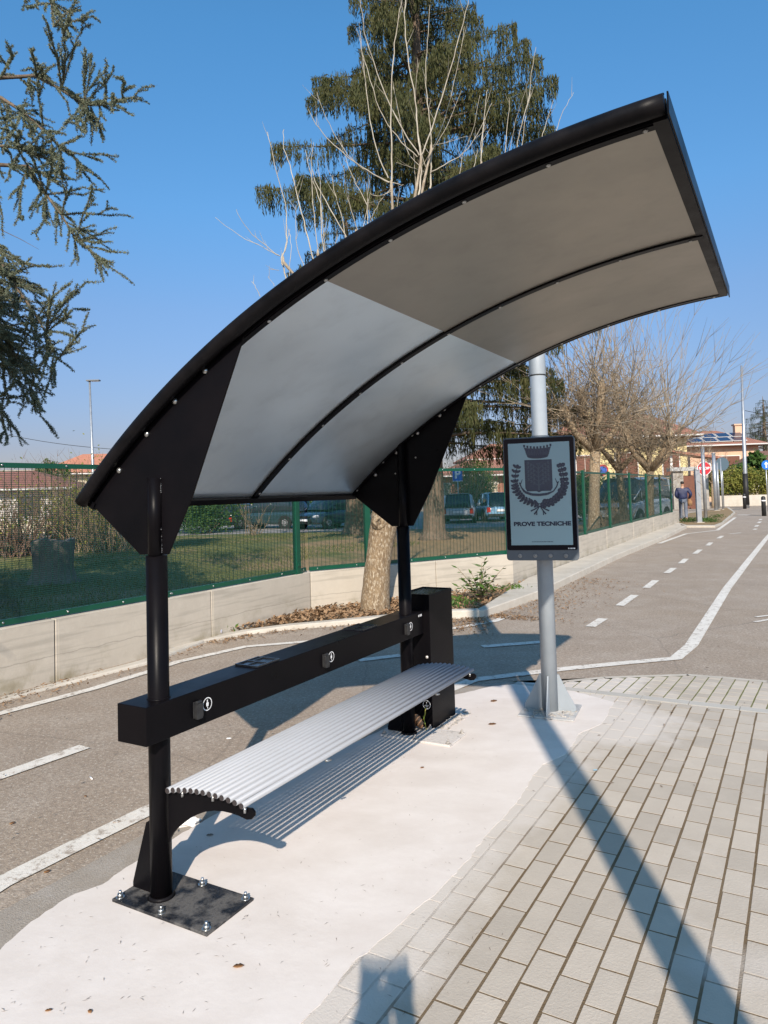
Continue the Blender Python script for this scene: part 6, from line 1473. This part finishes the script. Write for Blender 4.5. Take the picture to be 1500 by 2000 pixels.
for px, y, lab in ((1490, 34.3, 'black bollard with white band nearest the right frame edge'), (1453, 44.5, 'black bollard standing at the foot of the utility pole')):
    t = thing('bollard', lab, 'bollard', (gx(px, y), y, 0), group='black bollards'); mb = MB(); mb.tube([(0, 0, 0), (0, 0, .88), (0, 0, .93), (0, 0, .95)], [.10, .10, .07, .02], 14); mb.build('shaft', m_rubber, t); mb = MB(); mb.tube([(0, 0, .70), (0, 0, .76)], .103, 14); mb.build('reflective_band', m_white, t)
# tall lamp column behind the photographer: it throws the long band of shade
t = thing('lamp_column', 'tall grey lamp column standing behind the camera', 'street lamp', (.866, -1.3, 0)); mb = MB(); mb.tube([(0, 0, 0), (0, 0, 1.6), (0.01, 0, 7.3)], [.094, .090, .062], 20); mb.build('pole', m_galv, t)
mb = MB(); mb.box(-.2, .2, -.2, .2, .001, .03); mb.build('foot_plate', m_galv, t)

# ================================================================ PEOPLE
def skin(name, J, E_, mat, parent, sub=2, root=0):
    """J: list of (x,y,z,r)"""
    me = bpy.data.meshes.new(name); me.from_pydata([j[:3] for j in J], E_, []); me.materials.append(mat)
    o = bpy.data.objects.new(name, me); COL.objects.link(o); o.parent = parent
    md = o.modifiers.new('skin', 'SKIN'); md.use_smooth_shade = True
    for i, j in enumerate(J):
        r_ = j[3] if hasattr(j[3], '__len__') else (j[3], j[3]); me.skin_vertices[0].data[i].radius = r_; me.skin_vertices[0].data[i].use_root = (i == root)
    s = o.modifiers.new('sub', 'SUBSURF'); s.levels = sub; s.render_levels = sub; return o
m_skin = M('skin', (.42, .24, .16), rough=.55); m_hair = M('dark_hair', (.02, .016, .013), rough=.7)
def figure(t, arms, legs, jm, tm, sm, coatr=1.0, phone=False):
    """arms: [(shoulder, elbow, wrist, hand)], legs: [(hip, knee, ankle, toe)]"""
    J = [(0, 0, .98, (.15, .105)), (0, .005, 1.15, (.135, .095)), (0, .0, 1.34, (.165, .11)), (0, 0, 1.46, (.10, .08)), (0, .01, 1.53, .055), (0, .015, 1.60, (.075, .085)), (0, .015, 1.68, (.075, .09)), (0, .01, 1.745, (.04, .05))]
    E_ = [(i, i + 1) for i in range(7)]
    for a in arms:
        n = len(J); J += [a[0] + (.055,), a[1] + (.042,), a[2] + (.028,), a[3] + ((.038, .018),)]; E_ += [(2, n), (n, n + 1), (n + 1, n + 2), (n + 2, n + 3)]
        w = Vector(a[3]); fd = (w - Vector(a[2])).normalized(); sd_ = fd.cross(Vector((0, 1, 0))); sd_ = sd_.normalized() if sd_.length > .01 else Vector((1, 0, 0))
        for k in range(4):
            m = len(J); p = w + sd_ * (.024 * (k - 1.5)); q = p + fd * .045 + Vector((0, .01, 0)); z_ = q + fd * .03 + Vector((0, .02, 0)); J += [tuple(q) + (.009,), tuple(z_) + (.007,)]; E_ += [(n + 3, m), (m, m + 1)]
        m = len(J); q = w - sd_ * .045 + fd * .0; J += [tuple(q) + (.011,), tuple(q + fd * .03) + (.008,)]; E_ += [(n + 2, m), (m, m + 1)]
    for l in legs:
        n = len(J); J += [l[0] + (.085,), l[1] + (.058,), l[2] + (.038,), l[3] + ((.04, .03),)]; E_ += [(0, n), (n, n + 1), (n + 1, n + 2), (n + 2, n + 3)]
    skin('body', J, E_, m_skin, t)
    k = 1.18 * coatr
    J2 = [(0, 0, .93, (.175 * k, .13 * k)), (0, .005, 1.15, (.155 * k, .115 * k)), (0, 0, 1.33, (.185 * k, .125 * k)), (0, 0, 1.455, (.11, .09))]; E2 = [(0, 1), (1, 2), (2, 3)]
    for a in arms: n = len(J2); J2 += [a[0] + (.072 * k,), a[1] + (.058 * k,), tuple(Vector(a[2]).lerp(Vector(a[1]), .06)) + (.042 * k,)]; E2 += [(2, n), (n, n + 1), (n + 1, n + 2)]
    skin('jacket', J2, E2, jm, t)
    J3 = [(0, 0, .99, (.165, .12))]; E3 = []
    for l in legs: n = len(J3); J3 += [l[0] + (.10,), l[1] + (.075,), tuple(Vector(l[2]).lerp(Vector(l[1]), .1)) + (.06,)]; E3 += [(0, n), (n, n + 1), (n + 1, n + 2)]
    skin('trousers', J3, E3, tm, t)
    for l in legs: skin('shoe', [l[2][:2] + (l[2][2] - .03, .05), tuple(Vector(l[2]).lerp(Vector(l[3]), .6) + Vector((0, 0, -.02))) + ((.05, .035),), l[3] + ((.045, .03),)], [(0, 1), (1, 2)], sm, t, 1)
    skin('hair', [(0, -.01, 1.60, (.07, .06)), (0, -.005, 1.69, (.088, .10)), (0, 0, 1.755, (.06, .065))], [(0, 1), (1, 2)], m_hair, t)
    mb = MB(); mb.tube([(0, .10, 1.65), (0, .125, 1.625), (0, .108, 1.615)], [.009, .014, .01], 8); mb.build('nose', m_skin, t)
    mb = MB()
    for s in (-1, 1): mb.tube([(s * .03, .095, 1.665), (s * .03, .104, 1.665)], [.012, .008], 8)
    mb.build('eyes', m_rubber, t); mb = MB(); mb.tube([(-.025, .097, 1.585), (0, .106, 1.583), (.025, .097, 1.585)], [.004, .007, .004], 6); mb.build('mouth', M('lips', (.36, .14, .11), rough=.5), t)
m_navy = M('navy_quilted_vest', (.012, .018, .06), (.02, .028, .085), 9, rough=.6, bump=.3, bscale=30); m_jean = M('grey_jeans', (.16, .18, .22), (.10, .12, .16), 5, rough=.85); m_shoe = M('dark_shoe', (.03, .03, .035), rough=.6)
pp = thing('person', 'person in navy jacket and grey trousers walking away past the end of the wall', 'person', (gx(1333, 30.6), 30.6, 0), R(-20))
figure(pp, [((-.21, 0, 1.40), (-.27, -.05, 1.14), (-.16, .14, 1.02), (-.10, .2, 1.02)), ((.21, 0, 1.40), (.33, -.06, 1.18), (.24, .10, 1.00), (.18, .16, .98))],
       [((-.09, 0, .93), (-.10, .10, .50), (-.10, .16, .10), (-.10, .30, .04)), ((.09, 0, .93), (.10, .02, .50), (.10, -.22, .14), (.10, -.16, .04))], m_navy, m_jean, m_shoe, 1.08)
mb = MB(); mb.tube([(.26, .10, 1.0), (.27, .12, .86), (.27, .12, .70)], [.05, .11, .10], 10); bgo = mb.build('brown_bag', M('brown_paper', (.28, .15, .07), rough=.9)); bgo.location = pp.location; bgo.rotation_euler = pp.rotation_euler; tag(bgo, 'brown bag held at the right side of the walking person', 'bag')
ph = thing('person', 'photographer standing behind the camera with both arms raised to a phone', 'person', (-.10, -.46, 0))
figure(ph, [((-.20, 0, 1.42), (-.185, .20, 1.30), (-.055, .37, 1.55), (-.045, .405, 1.60)), ((.20, 0, 1.42), (.185, .20, 1.30), (.055, .37, 1.55), (.045, .405, 1.60))],
       [((-.10, 0, .93), (-.13, .03, .50), (-.14, 0, .10), (-.15, .13, .04)), ((.10, 0, .93), (.13, .03, .50), (.14, 0, .10), (.15, .13, .04))], M('dark_coat', (.03, .03, .035), rough=.8), m_jean, m_shoe)
mb = MB(); mb.box(-.128, -.074, -.006, .004, -.12, -.022); o = mb.build('mobile_phone', m_plastic, bevel=.003); o.location = (0, -.032, 1.605); tag(o, 'black mobile phone held upright by the photographer', 'phone')
